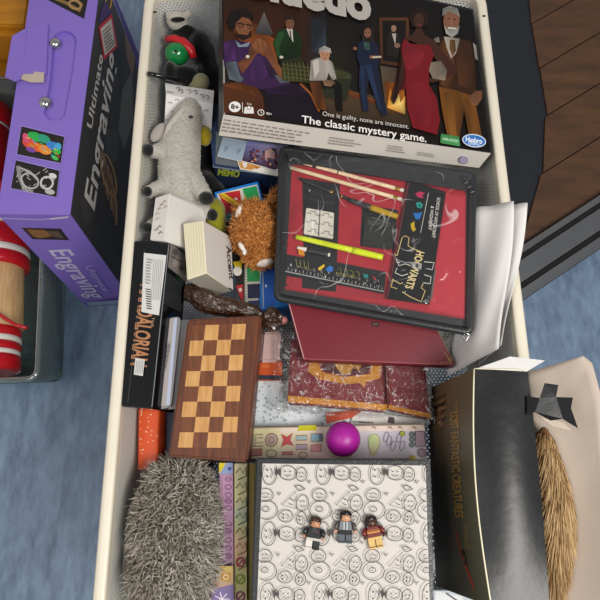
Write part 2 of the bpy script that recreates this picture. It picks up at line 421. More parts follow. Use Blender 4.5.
mb.prism([p+Vector((0, 0, .006)) for p in [t0-e*.35+nx*-.001, t0+e*.42, P1+Vector((.10, .05, 0)), P0+Vector((.1, .15, 0)), P0+Vector((-.45, .15, 0))]], DN(.005))
o = link(mb, 'floor_mat', label='dark slate grey mat on the floor between the white tray and the brown boards', cat='mat')

# ============================================================= the white mesh tray
tl, tr, bl, br = at(150, -9, RIM), at(480, -9, RIM), at(91, 700, RIM), at(564, 700, RIM)
tray = thing('mesh_tray', 'long white steel tray with perforated mesh sides, heaped with toys and games', 'tray', Vector(((tl.x+tr.x)/2, (tl.y+bl.y)/2, 0)))
def rounded(c, r, n=6):
    """c: corners in order, returns outline with rounded corners"""
    out = []
    for i in range(4):
        p, a, b = c[i], c[i-1], c[(i+1) % 4]; u = (a-p).normalized(); v = (b-p).normalized(); m0 = p+u*r; m1 = p+v*r
        for k in range(n+1):
            t = k/n; out.append(m0*(1-t)**2+p*2*t*(1-t)+m1*t*t)
    return out
def inset(c, d):
    cx = sum(c, Vector())/4; out = []
    for i in range(4):
        p = c[i]; u = (c[i-1]-p).normalized(); v = (c[(i+1) % 4]-p).normalized(); out.append(p+u*d+v*d)
    return out
corners = [tl, tr, br, bl]
mb = MB('white_steel')
sec = [(-.0085, 0), (-.0085, .0), (-.006, .004), (.006, .004), (.0085, 0), (.0085, -.012), (-.0085, -.014)]
rings = [[p+Vector((0, 0, h)) for p in rounded(inset(corners, d), .030-d*.8)] for d, h in [(-.0075, -.012), (-.0075, .001), (-.005, .004), (.005, .004), (.0075, .001), (.0075, -.012)]]
RV = [[mb.bm.verts.new(p) for p in r] for r in rings]; n = len(RV[0])
for k in range(len(RV)):
    a, b2 = RV[k], RV[(k+1) % len(RV)]
    for i in range(n): mb.vface([a[i], a[(i+1) % n], b2[(i+1) % n], b2[i]], None, 1 <= k <= 3)
rim = link(mb, 'rim', tray)
for px, py in ((484, 16), (155, 12)):
    mb = MB('black_matte'); mb.ell(at(px, py, RIM+.0042), (.003, .002, .0006), nu=10, nv=6); link(mb, 'rivet_hole', tray, 'small dark hole in the rim')
top = rounded(inset(corners, .006), .026); botc = inset(corners, .022); bot = rounded([Vector((p.x, p.y, TF-.005)) for p in botc], .026)
mb = MB('steel_mesh'); acc = 0; n = len(top)
for i in range(n):
    j = (i+1) % n; l = (top[j]-top[i]).length
    q = [top[i]-Vector((0, 0, .006)), top[j]-Vector((0, 0, .006)), bot[j], bot[i]]
    mb.face(q[::-1], None, False, [(acc, 0), (acc+l, 0), (acc+l, .18), (acc, .18)][::-1]); acc += l
o = link(mb, 'mesh_side', tray); so = o.modifiers.new('s', 'SOLIDIFY'); so.thickness = .0012
mb = MB('steel_mesh'); mb.face(bot[::-1], None, False, [(p.x, p.y) for p in bot[::-1]])
o = link(mb, 'mesh_base', tray); so = o.modifiers.new('s', 'SOLIDIFY'); so.thickness = .0012
for sx in (0, 1):
    for sy in (0, 1):
        c = botc[[0, 1, 3, 2][sx+2*sy]]; p = Vector((c.x+(.09 if sx == 0 else -.09), c.y+(-.09 if sy == 0 else .09), 0)); mb = MB('white_steel')
        mb.tube([p, p+Vector((0, 0, TF-.006))], .011, 12); link(mb, 'leg', tray)

# ============================================================= purple art set box on the floor
PT = Q(.39, (34, -31), (102, -31), (70, 215), (-3, 214)); PB = Q(.002, (116, 130), (163, 130), (135, 303), (86, 306))
pbx = thing('art_set_box', 'tall purple cardboard art set box with torn carry handle, left of the tray', 'box', base(PB))
PB[1] = PB[2]+(PT[1]-PT[2]); PB[0] = PB[3]+(PT[0]-PT[3])
mb = MB('purple_card'); mb.hexa(PT, PB); body = link(mb, 'carton', pbx)
# the carry slot is cut into the lid
sl = []
for k in range(9): t = math.pi*k/8; sl.append((60-12.5*math.cos(t), 34-12*math.sin(t)))
slot_px = sl + [(69, 62), (64, 90), (60.5, 108), (56, 113), (44, 113), (38.5, 106), (41, 95), (45, 72), (47, 50)]
mb = MB('purple_card'); mb.prism([at(x, y, .41) for x, y in slot_px][::-1], DN(.028))
cutter = link(mb, 'cut', None); bo = body.modifiers.new('b', 'BOOLEAN'); bo.object = cutter; bo.solver = 'EXACT'
dg = bpy.context.evaluated_depsgraph_get(); dg.update(); nm = bpy.data.meshes.new_from_object(body.evaluated_get(dg)); body.modifiers.clear(); body.data = nm; bpy.data.objects.remove(cutter)
for nm_, px, py, r in (('rivet', 55.5, 44, .0085), ('rivet', 45.5, 103.5, .0092)):
    mb = MB('steel'); c = at(px, py, .386); mb.ell(c, (r*1.3, r*1.3, r*1.1)); link(mb, nm_, pbx, 'shiny steel ball rivet in the handle slot')
mb = MB('purple_card')
fl = [(48, 24), (46, 74), (22, 73.5), (20, 79), (15, 81.5), (5, 77), (12, 36), (26, 28), (29, 27)]
mb.prism([at(x, y, .392+(.006 if x < 28 else .002)) for x, y in fl], DN(.0018)); handle = link(mb, 'handle_flap', pbx)
mb = MB('tan_card'); tp = [(44, 72.5), (43.5, 82), (30, 82), (20, 78.5), (22.5, 73), (33, 71.5)]
mb.prism([at(x, y, .396) for x, y in tp[::-1]], DN(.002)); link(mb, 'torn_edge', handle, 'pale torn cardboard edge')
p = Print(PT[0], Vector((0, 0, 1)))
p.poly([(44, -2), (50, -31), (92, -21), (84, 19)], '#15110f'); p.line([(56, -1), (66, 3), (80, 11), (82, 5), (74, -2), (60, -8)], 3, '#8a6a3c'); p.ring(75, 5, 6, 4, 2, '#a68450', 20)
p.done('gold_picture', pbx); p = Print(PT[0], Vector((0, 0, 1)))
fr = lambda q, col: p.line(q+[q[0]], .8, col)
a = [(21.6, 126.3), (65, 137), (61.3, 164), (17, 155)]; p.poly(a, '#241f1d')
for x, y, rx, ry, c, r in ((35, 137, 8, 4.5, '#2fae4e', 20), (44, 139, 7, 4, '#2f9c7c', 25), (29, 143, 7, 5, '#d64a48', 30), (26, 138, 3, 5, '#d8527a', -20), (36, 147, 9, 4.5, '#e0662c', 18), (45, 150, 7, 4.5, '#e8923a', 20), (53, 146, 7, 4, '#3a83d0', 20), (58, 147, 3.5, 4, '#48a8d8', 0), (57, 152, 4, 3, '#37b84a', 10), (55, 158, 4, 2, '#4cc04c', 30), (31, 150, 5, 2.4, '#7a4aa0', 20)): p.ell(x, y, rx, ry, c, r)
for k in range(14): x, y = 26+k*2.3, 137+k*1.0+(k % 3)*3; p.line([(x, y), (x+4, y+2+(k % 2)*3)], .6, ['#ffd24a', '#f06030', '#60d070', '#50b0e8'][k % 4])
fr(a, '#a795e0')
p.done('rainbow_picture', pbx); p = Print(PT[0], Vector((0, 0, 1)))
a = [(16, 160.3), (60.3, 171), (57, 198), (11, 189)]; p.poly(a, '#201e1d')
rp_ = random.Random(5)
p.line([(18, 166), (20, 178), (25, 190), (33, 192)], 4, '#8e8c8a'); p.line([(20, 168), (30, 172), (38, 180)], 2.2, '#a6a4a2'); p.ring(30, 181, 9, 7, 1.6, '#b8b6b4', 30); p.ring(47, 183, 6, 6, 2, '#cac8c6'); p.ell(53, 176, 4, 2.5, '#d8d6d4', 20); p.ell(50, 192, 5, 2.6, '#b8b6b2', 10)
for k in range(26): x, y = rp_.uniform(18, 54), rp_.uniform(170, 188); p.line([(x, y), (x+rp_.uniform(-4, 4), y+rp_.uniform(-3, 4))], .6, '#d0cecb')
fr(a, '#a795e0')
p.done('silver_picture', pbx)
rn = (PT[1]-PT[2]).cross(PB[2]-PT[2])
p = Print(PT[2], rn)
p.poly([(70.5, 214), (101.6, -27), (112.5, 0), (163, 130), (134, 301), (117, 280)], '#3a3632')
p.poly([(113.5, 0), (116.5, 0), (139, 55), (139, 75), (133, 54)], '#55408c')
for q, c in (([(112, 40), (124, 55), (120, 80), (110, 70)], '#262c26'), ([(122, 90), (132, 70), (133, 120), (124, 150), (118, 130)], '#6d6f66'), ([(104, 130), (118, 128), (118, 160), (108, 168)], '#4a4a44'), ([(124, 30), (135, 58), (132, 78), (126, 55)], '#8a6f58'), ([(80, 200), (96, 190), (92, 222), (84, 226)], '#47423e')): p.poly(q, c)
for k in range(9): p.line([(101+k*1.2, 150+k*3), (104+k*1.5, 165+k*5), (103+k*1.6, 185+k*5)], 2.0, ['#8a6a4a', '#6e5238', '#a3835c'][k % 3])
p.ring(108, 175, 6, 22, 1.6, '#b08a58', -14); p.ring(109, 176, 3, 12, 1.2, '#5c4028', -14)
p.text('Engraving', (93.5, 211), (115.5, 60), (83.5, 196), '#dcd6cf', .02); p.text('Ultimate', (91, 130), (102.5, 57), (86, 125), '#cfc9c2', .015)
p.ring(107.5, 3, 3, 8, 2, '#b8862a', 10); p.poly([(99.5, 14), (104, 0), (111, 12), (98, 24)], '#4a2f6a')
p.poly([(98, 26.5), (111.2, 13.5), (117.2, 47), (103.2, 60)], '#c2253a'); p.poly([(99.8, 29), (110.4, 18.5), (115, 45.5), (104.2, 55.5)], '#d9cfc4')
p.lines_of_text([(101, 31), (110, 22.5), (114, 44), (105, 53)], 7, '#5a5048', 3)
p.done('side_print', pbx)
fn = (PT[2]-PT[3]).cross(PB[3]-PT[3]); p = Print(PT[3], fn)
a = [(21.5, 227.6), (60.5, 228.4), (69.5, 240), (32.5, 239)]; p.poly(a, '#2b2320'); p.poly([(27, 229), (45, 230), (52, 236), (40, 238), (33, 236)], '#8a6238'); p.poly([(46, 231), (58, 231), (64, 238), (55, 237)], '#5f4c3a')
p.done('side_picture', pbx); p = Print(PT[3], fn)
p.text('Engraving', (48.5, 250), (90, 298), (70, 249), '#cfc6e6', .015); p.poly([(87, 302), (133, 299), (135, 302.5), (88, 305.5)], '#8fa3c0'); p.done('front_title', pbx); p = Print(PT[3], fn)
p.text('Ultimate', (85, 266), (104, 291), (91.5, 265), '#b5a6e2', .01)
p.line([(2, 218), (40, 219.5), (69, 216.5)], 1.1, '#b9a8e2'); p.line([(50, 218.8), (68, 216.8)], 1.6, '#d6c8d8')
p.done('front_lettering', pbx)

# ============================================================= far left: stained crate behind the purple box
q = Q(.30, (-60, -55), (36, -50), (25, 26), (-60, 24)); mb = MB('orange_ply')
cr = thing('wooden_crate', 'amber stained wooden crate on the floor behind the purple box', 'crate', base([p_+DN(.299) for p_ in q]))
mb.slab(q, DN(.299)); mb.bevel(.004); link(mb, 'crate_body', cr)
mb = MB('orange_ply'); f0, f1 = q[3], q[2]; yv = Vector((0, -.012, 0))
for k in range(3):
    z0 = -.015-k*.09; mb.hexa([f0+DN(-z0)+Vector((0, 0, 0)), f1+DN(-z0), f1+DN(-z0)+yv, f0+DN(-z0)+yv], [f0+DN(-z0+.07), f1+DN(-z0+.07), f1+DN(-z0+.07)+yv, f0+DN(-z0+.07)+yv])
link(mb, 'slat', cr)

# ============================================================= clear tub of red rollers
tub = thing('storage_tub', 'clear plastic storage tub with red rollers, at the left edge under the purple box', 'tub', base(Q(.002, (0, 280), (0, 280))))
TB = [at(-95, 76, .16), at(50, 78, .16), at(37, 379, .16), at(-85, 384, .16)]; ctr = sum(TB, Vector())/4
TBb = [Vector((ctr.x+(p_.x-ctr.x)*.90, ctr.y+(p_.y-ctr.y)*.93, .003)) for p_ in TB]
mb = MB('clear_tub'); up = rounded(TB, .022); dn_ = rounded(TBb, .02); n = len(up)
for i in range(n): mb.face([up[i], dn_[i], dn_[(i+1) % n], up[(i+1) % n]], None, True)
mb.face(dn_[::-1]); o = link(mb, 'tub_body', tub); so = o.modifiers.new('s', 'SOLIDIFY'); so.thickness = .0016
mb = MB('clear_tub'); mb.tube(up, .0055, 8, True, .7); link(mb, 'tub_rim', tub)
def roller(label, x, y0, y1, z, r, secs):
    A = at(x+3, y0, z); B = at(x-3, y1, z); ax = (B-A).normalized(); L = (B-A).length
    t = thing('wooden_roller', label, 'toy', base([A+DN(r), B+DN(r)]), 'red and wood rollers in the clear tub')
    u = ax.cross(Vector((0, 0, 1))).normalized(); w = u.cross(ax)
    for nm_, mt, prof in secs:
        mb = MB(mt); rings = []
        for s_, rr in prof: rings.append([mb.bm.verts.new(A+ax*(L*s_)+(u*math.cos(k*math.pi/18)+w*math.sin(k*math.pi/18))*(r*rr)) for k in range(36)])
        for i in range(len(rings)-1):
            for k in range(36): mb.vface([rings[i][k], rings[i+1][k], rings[i+1][(k+1) % 36], rings[i][(k+1) % 36]], None, True)
        mb.vface(rings[0]); mb.vface(rings[-1][::-1]); link(mb, nm_, t)
    return t
cap = lambda a, b, r=1.0: [(a, r*.8), (a+.006, r*.96), (a+.02, r), (b-.02, r), (b-.006, r*.96), (b, r*.8)]
t = roller('red ended wooden roller with white bands in the clear tub', -6, 192, 374, .075, .066,
  [('red_end', 'red_plastic', cap(.0, .22)), ('white_band', 'white_plastic', [(.215, .96), (.218, 1.0), (.238, 1.02), (.241, .98)]), ('red_end', 'red_plastic', cap(.235, .36, 1.03)), ('white_band', 'white_plastic', [(.355, 1.0), (.362, 1.05), (.388, 1.05), (.395, 1.0)]), ('red_end', 'red_plastic', cap(.385, .46, 1.06)),
   ('wood_core', 'toy_wood', [(.45, .86), (.46, .88), (.77, .88), (.78, .86)]), ('red_end', 'red_plastic', cap(.77, .83, .84)), ('white_band', 'white_plastic', [(.825, .8), (.83, .84), (.85, .84), (.855, .8)]), ('red_end', 'red_plastic', cap(.85, .9, .84)), ('white_band', 'white_plastic', [(.895, .78), (.9, .81), (.915, .81), (.92, .78)]), ('red_end', 'red_plastic', cap(.915, 1.0, .84))])
mb = MB('red_plastic'); mb.tube([at(x, y, .137) for x, y in ((-14, 309), (-4, 312), (6, 319), (16, 325), (27, 328))], .0035, 8); link(mb, 'cord', t)
roller('red roller in the clear tub, seen left of the torn handle', -22, 110, 186, .08, .068, [('red_end', 'red_plastic', cap(0, .28)), ('white_band', 'white_plastic', [(.27, .96), (.275, .985), (.3, .985), (.305, .96)]), ('red_end', 'red_plastic', cap(.29, 1.0))])
# ============================================================= detective board game box, leaning on the heap at the far end
q = [at(222, 0, .585), at(476, 0, .508), at(491, 152.5, .508), at(223.5, 114, .585)]
N0 = (q[2]-q[3]).cross(q[1]-q[2]).normalized(); q[0] = on(221, -46, q[3], N0); q[1] = on(473, 9, q[3], N0); q[2] = on(491, 152.5, q[3], N0); thick = [N0*-.032+Vector((0, .0, 0)) for _ in q]
bt = [p_-N0*.036 for p_ in q]
bt[2] = on(479, 168, bt[2], N0) ; bt[3] = on(218.5, 135.5, bt[3], N0)
gb = thing('board_game_box', 'big dark mystery board game box with people on its cover, at the far end', 'board game', base(bt))
mb = MB('black_card'); mb.hexa(q, bt); link(mb, 'box_lid', gb)
p = Print(q[3], N0, 'print_cover'); _pp = p.poly
def vary(pts, col, cols=None):
    def k(c, x, y, i):
        v = (.86+.42*noise.noise(Vector((x*.09, y*.09, 3)))+.22*noise.noise(Vector((x*.3+i, y*.3, 7)))-.10*(i % 2)); c = c.lstrip('#'); return '#'+''.join('%02x' % max(0, min(255, int(int(c[j:j+2], 16)*v))) for j in (0, 2, 4))
    if len(pts) > 12 or (cols is None and col > '#b'): return _pp(pts, col, cols)
    _pp(pts, None, [k(cols[i] if cols else col, x, y, i) for i, (x, y) in enumerate(pts)])
p.poly = vary
p.poly([(222, -43), (472, 11), (490, 151.5), (223.8, 113.5)], None, ['#120d0c', '#0e0d0f', '#1a120e', '#241813'])
# room behind the people
for pts, cs in (([(224, -10), (300, -10), (300, 60), (224, 60)], ['#24130d', '#2b140b', '#4a2210', '#6a3414']), ([(300, -10), (324, -10), (324, 70), (300, 60)], ['#3a1e10', '#181416', '#20242c', '#5a3016']),
    ([(240, 28), (250, 20), (275, 40), (278, 66), (240, 60)], ['#8a4018', '#5a2c12', '#a0521e', '#b4662a', '#a85a22']), ([(311, 18), (326, 20), (326, 55), (311, 52)], ['#1e2630', '#262c36', '#3a4250', '#2c3038']),
    ([(326, 10), (356, 12), (356, 110), (326, 90)], ['#120f10', '#141214', '#1c1a16', '#28241a']), ([(322, 96), (360, 92), (436, 116), (436, 130), (330, 118)], ['#5c4a34', '#6e5a3e', '#7a6446', '#3a2c1e', '#3a2c20']),
    ([(338, 86), (364, 96), (392, 106), (400, 112), (352, 98)], ['#8a4a22', '#9a5226', '#7c3f1e', '#6a3417', '#7a421f']), ([(380, 66), (404, 70), (406, 118), (386, 112)], ['#5e5346', '#4a3d30', '#3a2518', '#583a1e']),
    ([(384, 82), (404, 84), (405, 114), (388, 108)], ['#7a3a10', '#c46a1a', '#e0a040', '#b05c18'])): p.poly(pts, None, cs)
p.poly([(387, 108), (390, 88), (394, 101), (397, 84), (400, 103), (405, 96), (405, 115)], None, ['#f0a03a', '#e07a20', '#ffcf6a', '#e88a26', '#ffd97c', '#e89a34', '#f6bc58'])
p.poly([(255, 33), (264, 12), (272, 33), (272, 36), (255, 34)], None, ['#4c4a4a', '#6a6866', '#5c5a5a', '#3a3636', '#3a3434'])
p.poly([(379, 18), (409, 18), (408, 68), (380, 64)], '#5a3620'); p.poly([(382, 21), (406, 21), (405, 64), (383, 61)], '#17110f'); p.poly([(388, 34), (393, 28), (399, 36), (402, 58), (386, 56)], '#22201f'); p.ell(393.5, 29, 2.6, 3.4, '#8a6a56'); p.poly([(391.5, 34), (396, 34), (395, 45)], '#a49c94'); p.ell(397, 46, 3, 2.4, '#7a5c4a')
def shape(col, *pts): p.poly(list(pts), col)
# person in purple jumper, seated
shape('#5a3018', (223, 84), (240, 82), (256, 86), (263, 98), (265, 120), (224, 113)); shape('#7c421c', (224, 86), (238, 84), (250, 88), (256, 97), (248, 92), (232, 89))
shape('#1b1420', (262, 85), (300, 84), (312, 98), (322, 126), (270, 118)); shape('#2a1a36', (262, 85), (296, 84), (308, 92), (298, 96), (268, 94)); p.line([(300, 84), (311, 95), (319, 112)], 2, '#8a4a20')
shape('#412352', (223, 43), (233, 40), (250, 44), (262, 56), (276, 62), (286, 76), (290, 85), (262, 90), (238, 82), (224, 66)); shape('#56306c', (251, 54), (262, 57), (268, 76), (258, 84), (250, 80)); shape('#4e2b62', (224, 44), (233, 42), (236, 60), (226, 62)); shape('#34203f', (262, 60), (275, 64), (284, 80), (270, 78))
shape('#5c646e', (225, 63), (236, 62), (240, 76), (244, 80), (240, 83), (229, 80)); shape('#676e78', (274, 76), (286, 76), (290, 83), (280, 84))
shape('#6b3f28', (237, 64), (247, 57), (252, 42), (258, 40), (262, 46), (256, 56), (249, 66), (242, 75)); shape('#7a4a2e', (258, 46), (264, 39), (270, 48), (276, 62), (285, 74), (280, 80), (270, 64)); shape('#8a5436', (252, 46), (258, 39), (265, 42), (269, 50), (262, 55), (255, 54)); p.line([(257, 41), (259, 53)], .7, '#5c3520'); p.line([(262, 41), (264, 52)], .7, '#5c3520')
p.ell(247.5, 57.5, 2, 1.6, '#c8c0ae'); shape('#7c8a98', (235, 41), (241, 46), (250, 43), (248, 48), (238, 48))
p.ell(243, 29, 9.5, 13.5, '#74482e', -8); shape('#1c1210', (226, 22), (231, 12), (243, 8), (253, 15), (253, 21), (242, 18), (236, 24), (235, 30), (230, 31)); shape('#241612', (234, 28), (238, 35), (247, 36), (252, 30), (251, 38), (243, 42), (236, 38))
p.line([(237, 24.5), (252, 27)], .9, '#15100e'); p.ring(240.5, 26, 2.8, 2.2, .7, '#15100e', 8); p.ring(248.5, 27.4, 2.6, 2.2, .7, '#15100e', 8); p.line([(245, 26), (246.4, 31)], 1.1, '#93603f'); p.line([(242.5, 35), (248, 35.4)], 1, '#8a4c3c')
# person in green jacket
shape('#1d3a1c', (273, 44), (278, 32), (288, 29), (298, 33), (302, 44), (300, 60), (294, 66), (281, 64), (277, 58)); shape('#28502a', (274, 44), (279, 33), (284, 34), (279, 48), (281, 57), (277, 57)); shape('#3a3a20', (281, 62), (300, 58), (308, 72), (312, 84), (282, 82))
for k in range(7): p.line([(283+k*4, 64), (285+k*4, 82)], .7, '#5a5a34')
for k in range(4): p.line([(282, 66+k*4), (310, 69+k*4)], .6, '#55552f')
shape('#b8b0a4', (286, 30), (292, 30), (293, 44), (290, 40)); p.line([(289.5, 32), (291, 43)], 1.2, '#1a1a18'); p.ell(289.5, 25, 4.4, 6, '#6a4632'); shape('#3a2a20', (285, 22), (287, 18.5), (292, 18.5), (294, 22), (290, 21)); p.ell(281, 58.6, 2, 1.4, '#c0b8a8'); p.line([(287, 24), (288.4, 24)], .8, '#1c1410'); p.line([(290.6, 24), (292, 24)], .8, '#1c1410'); p.line([(288, 28.4), (291, 28.4)], .7, '#53301f')
# person with pale hair and white blouse, seated
shape('#2a2c1e', (312, 58), (332, 66), (352, 76), (346, 102), (322, 98), (308, 84)); shape('#3c3f24', (330, 70), (348, 74), (350, 80), (338, 80)); shape('#14110f', (314, 81), (324, 79), (336, 82), (341, 86), (342, 113), (336, 112), (333, 90), (322, 90)); shape('#6a3a1c', (309, 84), (320, 82), (326, 112), (318, 110), (312, 96))
shape('#a39a92', (310, 62), (317, 59), (326, 59), (332, 64), (336, 80), (332, 82), (328, 74), (326, 82), (314, 82), (309, 82)); shape('#b6ada4', (312, 63), (318, 60), (319, 72), (314, 80)); p.line([(323, 62), (324, 79)], .7, '#8a827a'); shape('#8f6a52', (322, 82), (330, 81), (335, 84), (330, 88), (324, 87)); p.ell(324.3, 56, 5, 6.3, '#a5785e'); shape('#a8a49e', (317.5, 56), (318.5, 50), (324, 47.4), (330, 50), (331, 55), (327, 53), (321, 53)); p.line([(321.6, 56), (323, 56)], .8, '#33231c'); p.line([(326, 56.4), (327.4, 56.4)], .8, '#33231c'); p.line([(323.4, 60), (326, 60)], .7, '#6d3b30')
# person in blue suit
shape('#161c30', (358, 44), (364, 40), (372, 41), (377, 47), (379, 62), (377, 68), (381, 92), (387, 116), (381, 117), (372, 90), (370, 74), (366, 92), (368, 113), (362, 112), (358, 86), (359, 66), (356, 58)); shape('#22304e', (364, 66), (371, 66), (375, 88), (382, 114), (378, 112), (370, 86)); shape('#22304e', (360, 66), (364, 68), (364, 92), (366, 111), (363, 111), (360, 86)); shape('#3f6058', (363, 44), (369, 44), (369, 52), (364, 51)); shape('#2a2220', (360, 34), (363, 28), (368, 27), (373, 31), (373, 42), (369, 44), (362, 42)); p.ell(367, 34.5, 3.4, 4.8, '#7a523c'); p.ell(354.5, 50, 2, 1.8, '#7a523c'); shape('#8a5e46', (369, 57), (380, 57), (381, 59.5), (369, 60)); shape('#b8a898', (371, 58), (380, 57.4), (381, 59), (372, 59.6)); p.line([(365, 34), (366.3, 34)], .7, '#20140f'); p.line([(368, 34), (369.4, 34)], .7, '#20140f'); p.line([(366, 37.6), (368.4, 37.6)], .7, '#7d3030')
# person in brown waistcoat with white beard
shape('#3e230f', (438, 40), (445, 37), (455, 40), (470, 42), (474, 60), (475, 98), (470, 104), (450, 100), (438, 92)); shape('#54311a', (445, 38), (452, 46), (454, 70), (450, 92), (440, 86), (438, 48)); shape('#4a2b16', (458, 42), (469, 44), (472, 62), (472, 92), (458, 86), (455, 62)); shape('#6f4318', (438, 88), (456, 92), (473, 98), (483, 148), (470, 147), (463, 112), (458, 142), (446, 135), (441, 112)); shape('#87551f', (443, 94), (452, 94), (456, 138), (449, 136)); shape('#7a4b1c', (464, 100), (472, 100), (479, 146), (473, 146))
shape('#a09688', (443, 38), (459, 40), (455, 55), (450, 60), (446, 50)); shape('#5a4126', (449, 41), (454, 41.5), (455, 52), (451.5, 58), (448.5, 50)); shape('#8c8276', (433, 40), (438, 38), (439, 44), (434, 44)); shape('#a89e92', (472, 44), (475, 47), (477, 62), (474, 60)); shape('#7d5138', (468, 98), (474, 92), (481, 92), (481, 100), (476, 107), (471, 106)); p.line([(474, 97), (477, 104)], .6, '#5a3622')
p.ell(450.5, 22, 8, 12, '#7a5240', 4); shape('#8e8a84', (441, 18), (442, 10), (449, 7.5), (457, 10), (459, 19), (456, 16), (448, 13), (444, 16)); shape('#a8a49c', (443, 27), (446, 30), (450, 28.6), (455, 30), (458.5, 27), (457, 35), (451, 39), (445, 35)); p.line([(447, 29.4), (455, 30)], 1.6, '#c0bcb4'); p.line([(446.4, 20.4), (449, 20.4)], 1, '#241611'); p.line([(452.4, 21), (455, 21)], 1, '#241611'); p.line([(450.6, 22), (451, 26.5)], 1.1, '#93644c')
# person in red dress
shape('#241310', (408, 18), (413, 10), (421, 9), (427, 15), (427, 26), (421, 30), (411, 28)); shape('#3c2118', (404, 40), (412, 36), (415, 30), (421, 30), (424, 37), (434, 42), (446, 58), (456, 70), (455, 75), (440, 82), (432, 84), (424, 83), (424, 80), (436, 78), (444, 72), (434, 60), (428, 50)); p.ell(418, 22, 5, 7.4, '#3f251b', 6)
shape('#6c141c', (401, 46), (404, 40), (409, 45), (419, 46), (429, 47), (433, 56), (428, 72), (428, 86), (436, 100), (439, 122), (436, 136), (412, 129), (406, 108), (405, 86), (403, 74), (400, 58)); shape('#83202a', (404, 48), (418, 48), (424, 56), (418, 72), (408, 72), (402, 60)); shape('#7a1a24', (410, 84), (424, 84), (431, 104), (428, 128), (416, 126), (410, 104)); shape('#56101a', (402, 60), (405, 74), (406, 90), (399, 92), (396, 84)); shape('#3c2118', (400, 46), (402, 58), (398, 72), (393, 90), (390, 100), (393, 106), (397, 98), (401, 84), (404, 70)); shape('#8d8070', (430, 64), (440, 62), (446, 72), (444, 82), (432, 80), (428, 72)); p.line([(432, 68), (444, 78)], .8, '#6a5f52'); p.line([(440, 64), (434, 80)], .8, '#6a5f52'); p.line([(415.6, 20.6), (417.2, 20.6)], .8, '#120a08'); p.line([(419.6, 20.9), (421.2, 20.9)], .8, '#120a08'); p.line([(417, 26.2), (420.4, 26.4)], 1, '#7a2a28')
# printing
p.text('Cluedo', (236, -6), (371, 21.5), (237, -38), '#aca6a0', .05)
p.text('One is guilty, none are innocent.', (322, 117), (408, 130), (322, 112.5), '#cfc9c2', .0); p.text('The classic mystery game.', (301, 124), (425.5, 143.5), (301.3, 116.6), '#eae6e0', .012)
p.ell(234.5, 108.3, 6, 5.4, '#e2dedb'); p.text('8+', (230.6, 110), (238.6, 111.3), (230.8, 105.4), '#2c2220', .04); p.line([(242, 104), (242.4, 114)], .7, '#cfc9c4')
for k in (-3, 0, 3): p.ell(248.6+k, 109+abs(k)*.3, 1.5, 1.5, '#dcd8d4'); p.poly([(246.6+k, 115), (247+k, 111), (250.2+k, 111), (250.6+k, 115)], '#dcd8d4')
p.text('2-6', (246.6, 106), (251, 106.7), (246.7, 104), '#dcd8d4', .01); p.ring(260.6, 114, 3, 2.8, .8, '#dcd8d4'); p.line([(260.6, 112.2), (260.6, 114.2), (262.2, 114.4)], .7, '#dcd8d4'); p.text('45+', (265.5, 116), (271.5, 117), (265.6, 113.4), '#dcd8d4', .01)
p.poly([(440, 135), (458, 138), (459, 147), (458, 147.6), (440, 144.4), (439, 143)], '#4fa05e'); p.text('GAME & MYSTERY', (441.5, 141.2), (457.5, 144), (441.6, 138.6), '#bfe6c4', .01)
p.ell(473, 142, 12, 6.6, '#ccd6e2', 8); p.ell(473, 142, 11, 5.6, '#2f6cb4', 8); p.text('Hasbro', (464.5, 142.6), (481, 145), (464.8, 137.6), '#eef2f6', .02); p.text('GAMING', (467, 145.6), (479, 147.2), (467.1, 143.4), '#dce6f2', .01)
p.done('cover_print', gb)
sn = (q[2]-q[3]).cross(bt[3]-q[3])
p = Print(q[3], sn); p.poly([(223.5, 114.2), (491, 153), (479, 167.7), (218.7, 135.2)], '#cfc9c0')
p.lines_of_text([(224, 118), (318, 133), (314, 144), (221, 131)], 4, '#8b847c', 2, .8)
p.lines_of_text([(330, 135), (372, 141), (370, 148), (328, 143)], 3, '#938c84', 3, .7); p.lines_of_text([(388, 143), (410, 146), (408, 153), (386, 150)], 3, '#8d867e', 4, .8); p.lines_of_text([(418, 150), (440, 153), (439, 157), (417, 154)], 2, '#908a82', 8, .8)
p.ell(463, 158.6, 4, 3.4, '#a59cb4'); p.ring(463, 158.6, 4, 3.4, .8, '#7d70a0'); p.done('side_print', gb)
p = Print(q[3], (q[0]-q[3]).cross(bt[3]-q[3])); 
mb = MB('print'); mb.col = lin('#8d8884'); a, b2, c2, d2 = q[3]+N0*.0004, on(225.4, 114.4, q[3], N0)+N0*.0004, on(224.6, 60, q[3], N0)+N0*.0004, on(222.8, 60, q[3], N0)+N0*.0004
mb.face([a, b2, c2, d2]); link(mb, 'worn_edge', gb, 'worn pale edge of the lid')

# ============================================================= blue game box under it
q = Q([.46, .46, .45, .45], (208, 104), (302, 112), (286, 177), (213.5, 167)); vec = DN(.08)
nb = thing('blue_game_box', 'dark blue game box with yellow-green lettering, under the mystery game box', 'board game', base([p_+vec for p_ in q]))
mb = MB('navy_card'); mb.slab(q, vec); mb.bevel(.0008, 1); link(mb, 'box_tray', nb)
p = Print(q[3], nrm(q)); p.poly([(216, 132), (290, 138), (283, 173.5), (215.5, 164)], '#5f666c'); p.line([(211, 125), (213.5, 167), (286, 177)], 1.3, '#6d7788'); p.poly([(209, 120), (216, 122), (215.5, 163), (213, 165)], '#22375c'); p.done('inner_print', nb)
p = Print(q[3], (q[2]-q[3]).cross(vec)); p.text('MEMO', (217.6, 174.6), (239, 177), (218.4, 168.6), '#a9b83a', .05); p.done('front_print', nb)
z0 = .4585
def card(name, label, cat, px, z, mt, th=.0016, group=None):
    qq = Q(z, *px); mb = MB(mt); mb.slab(qq, DN(th)); o = link(mb, name, None, label, cat, group); return o, qq
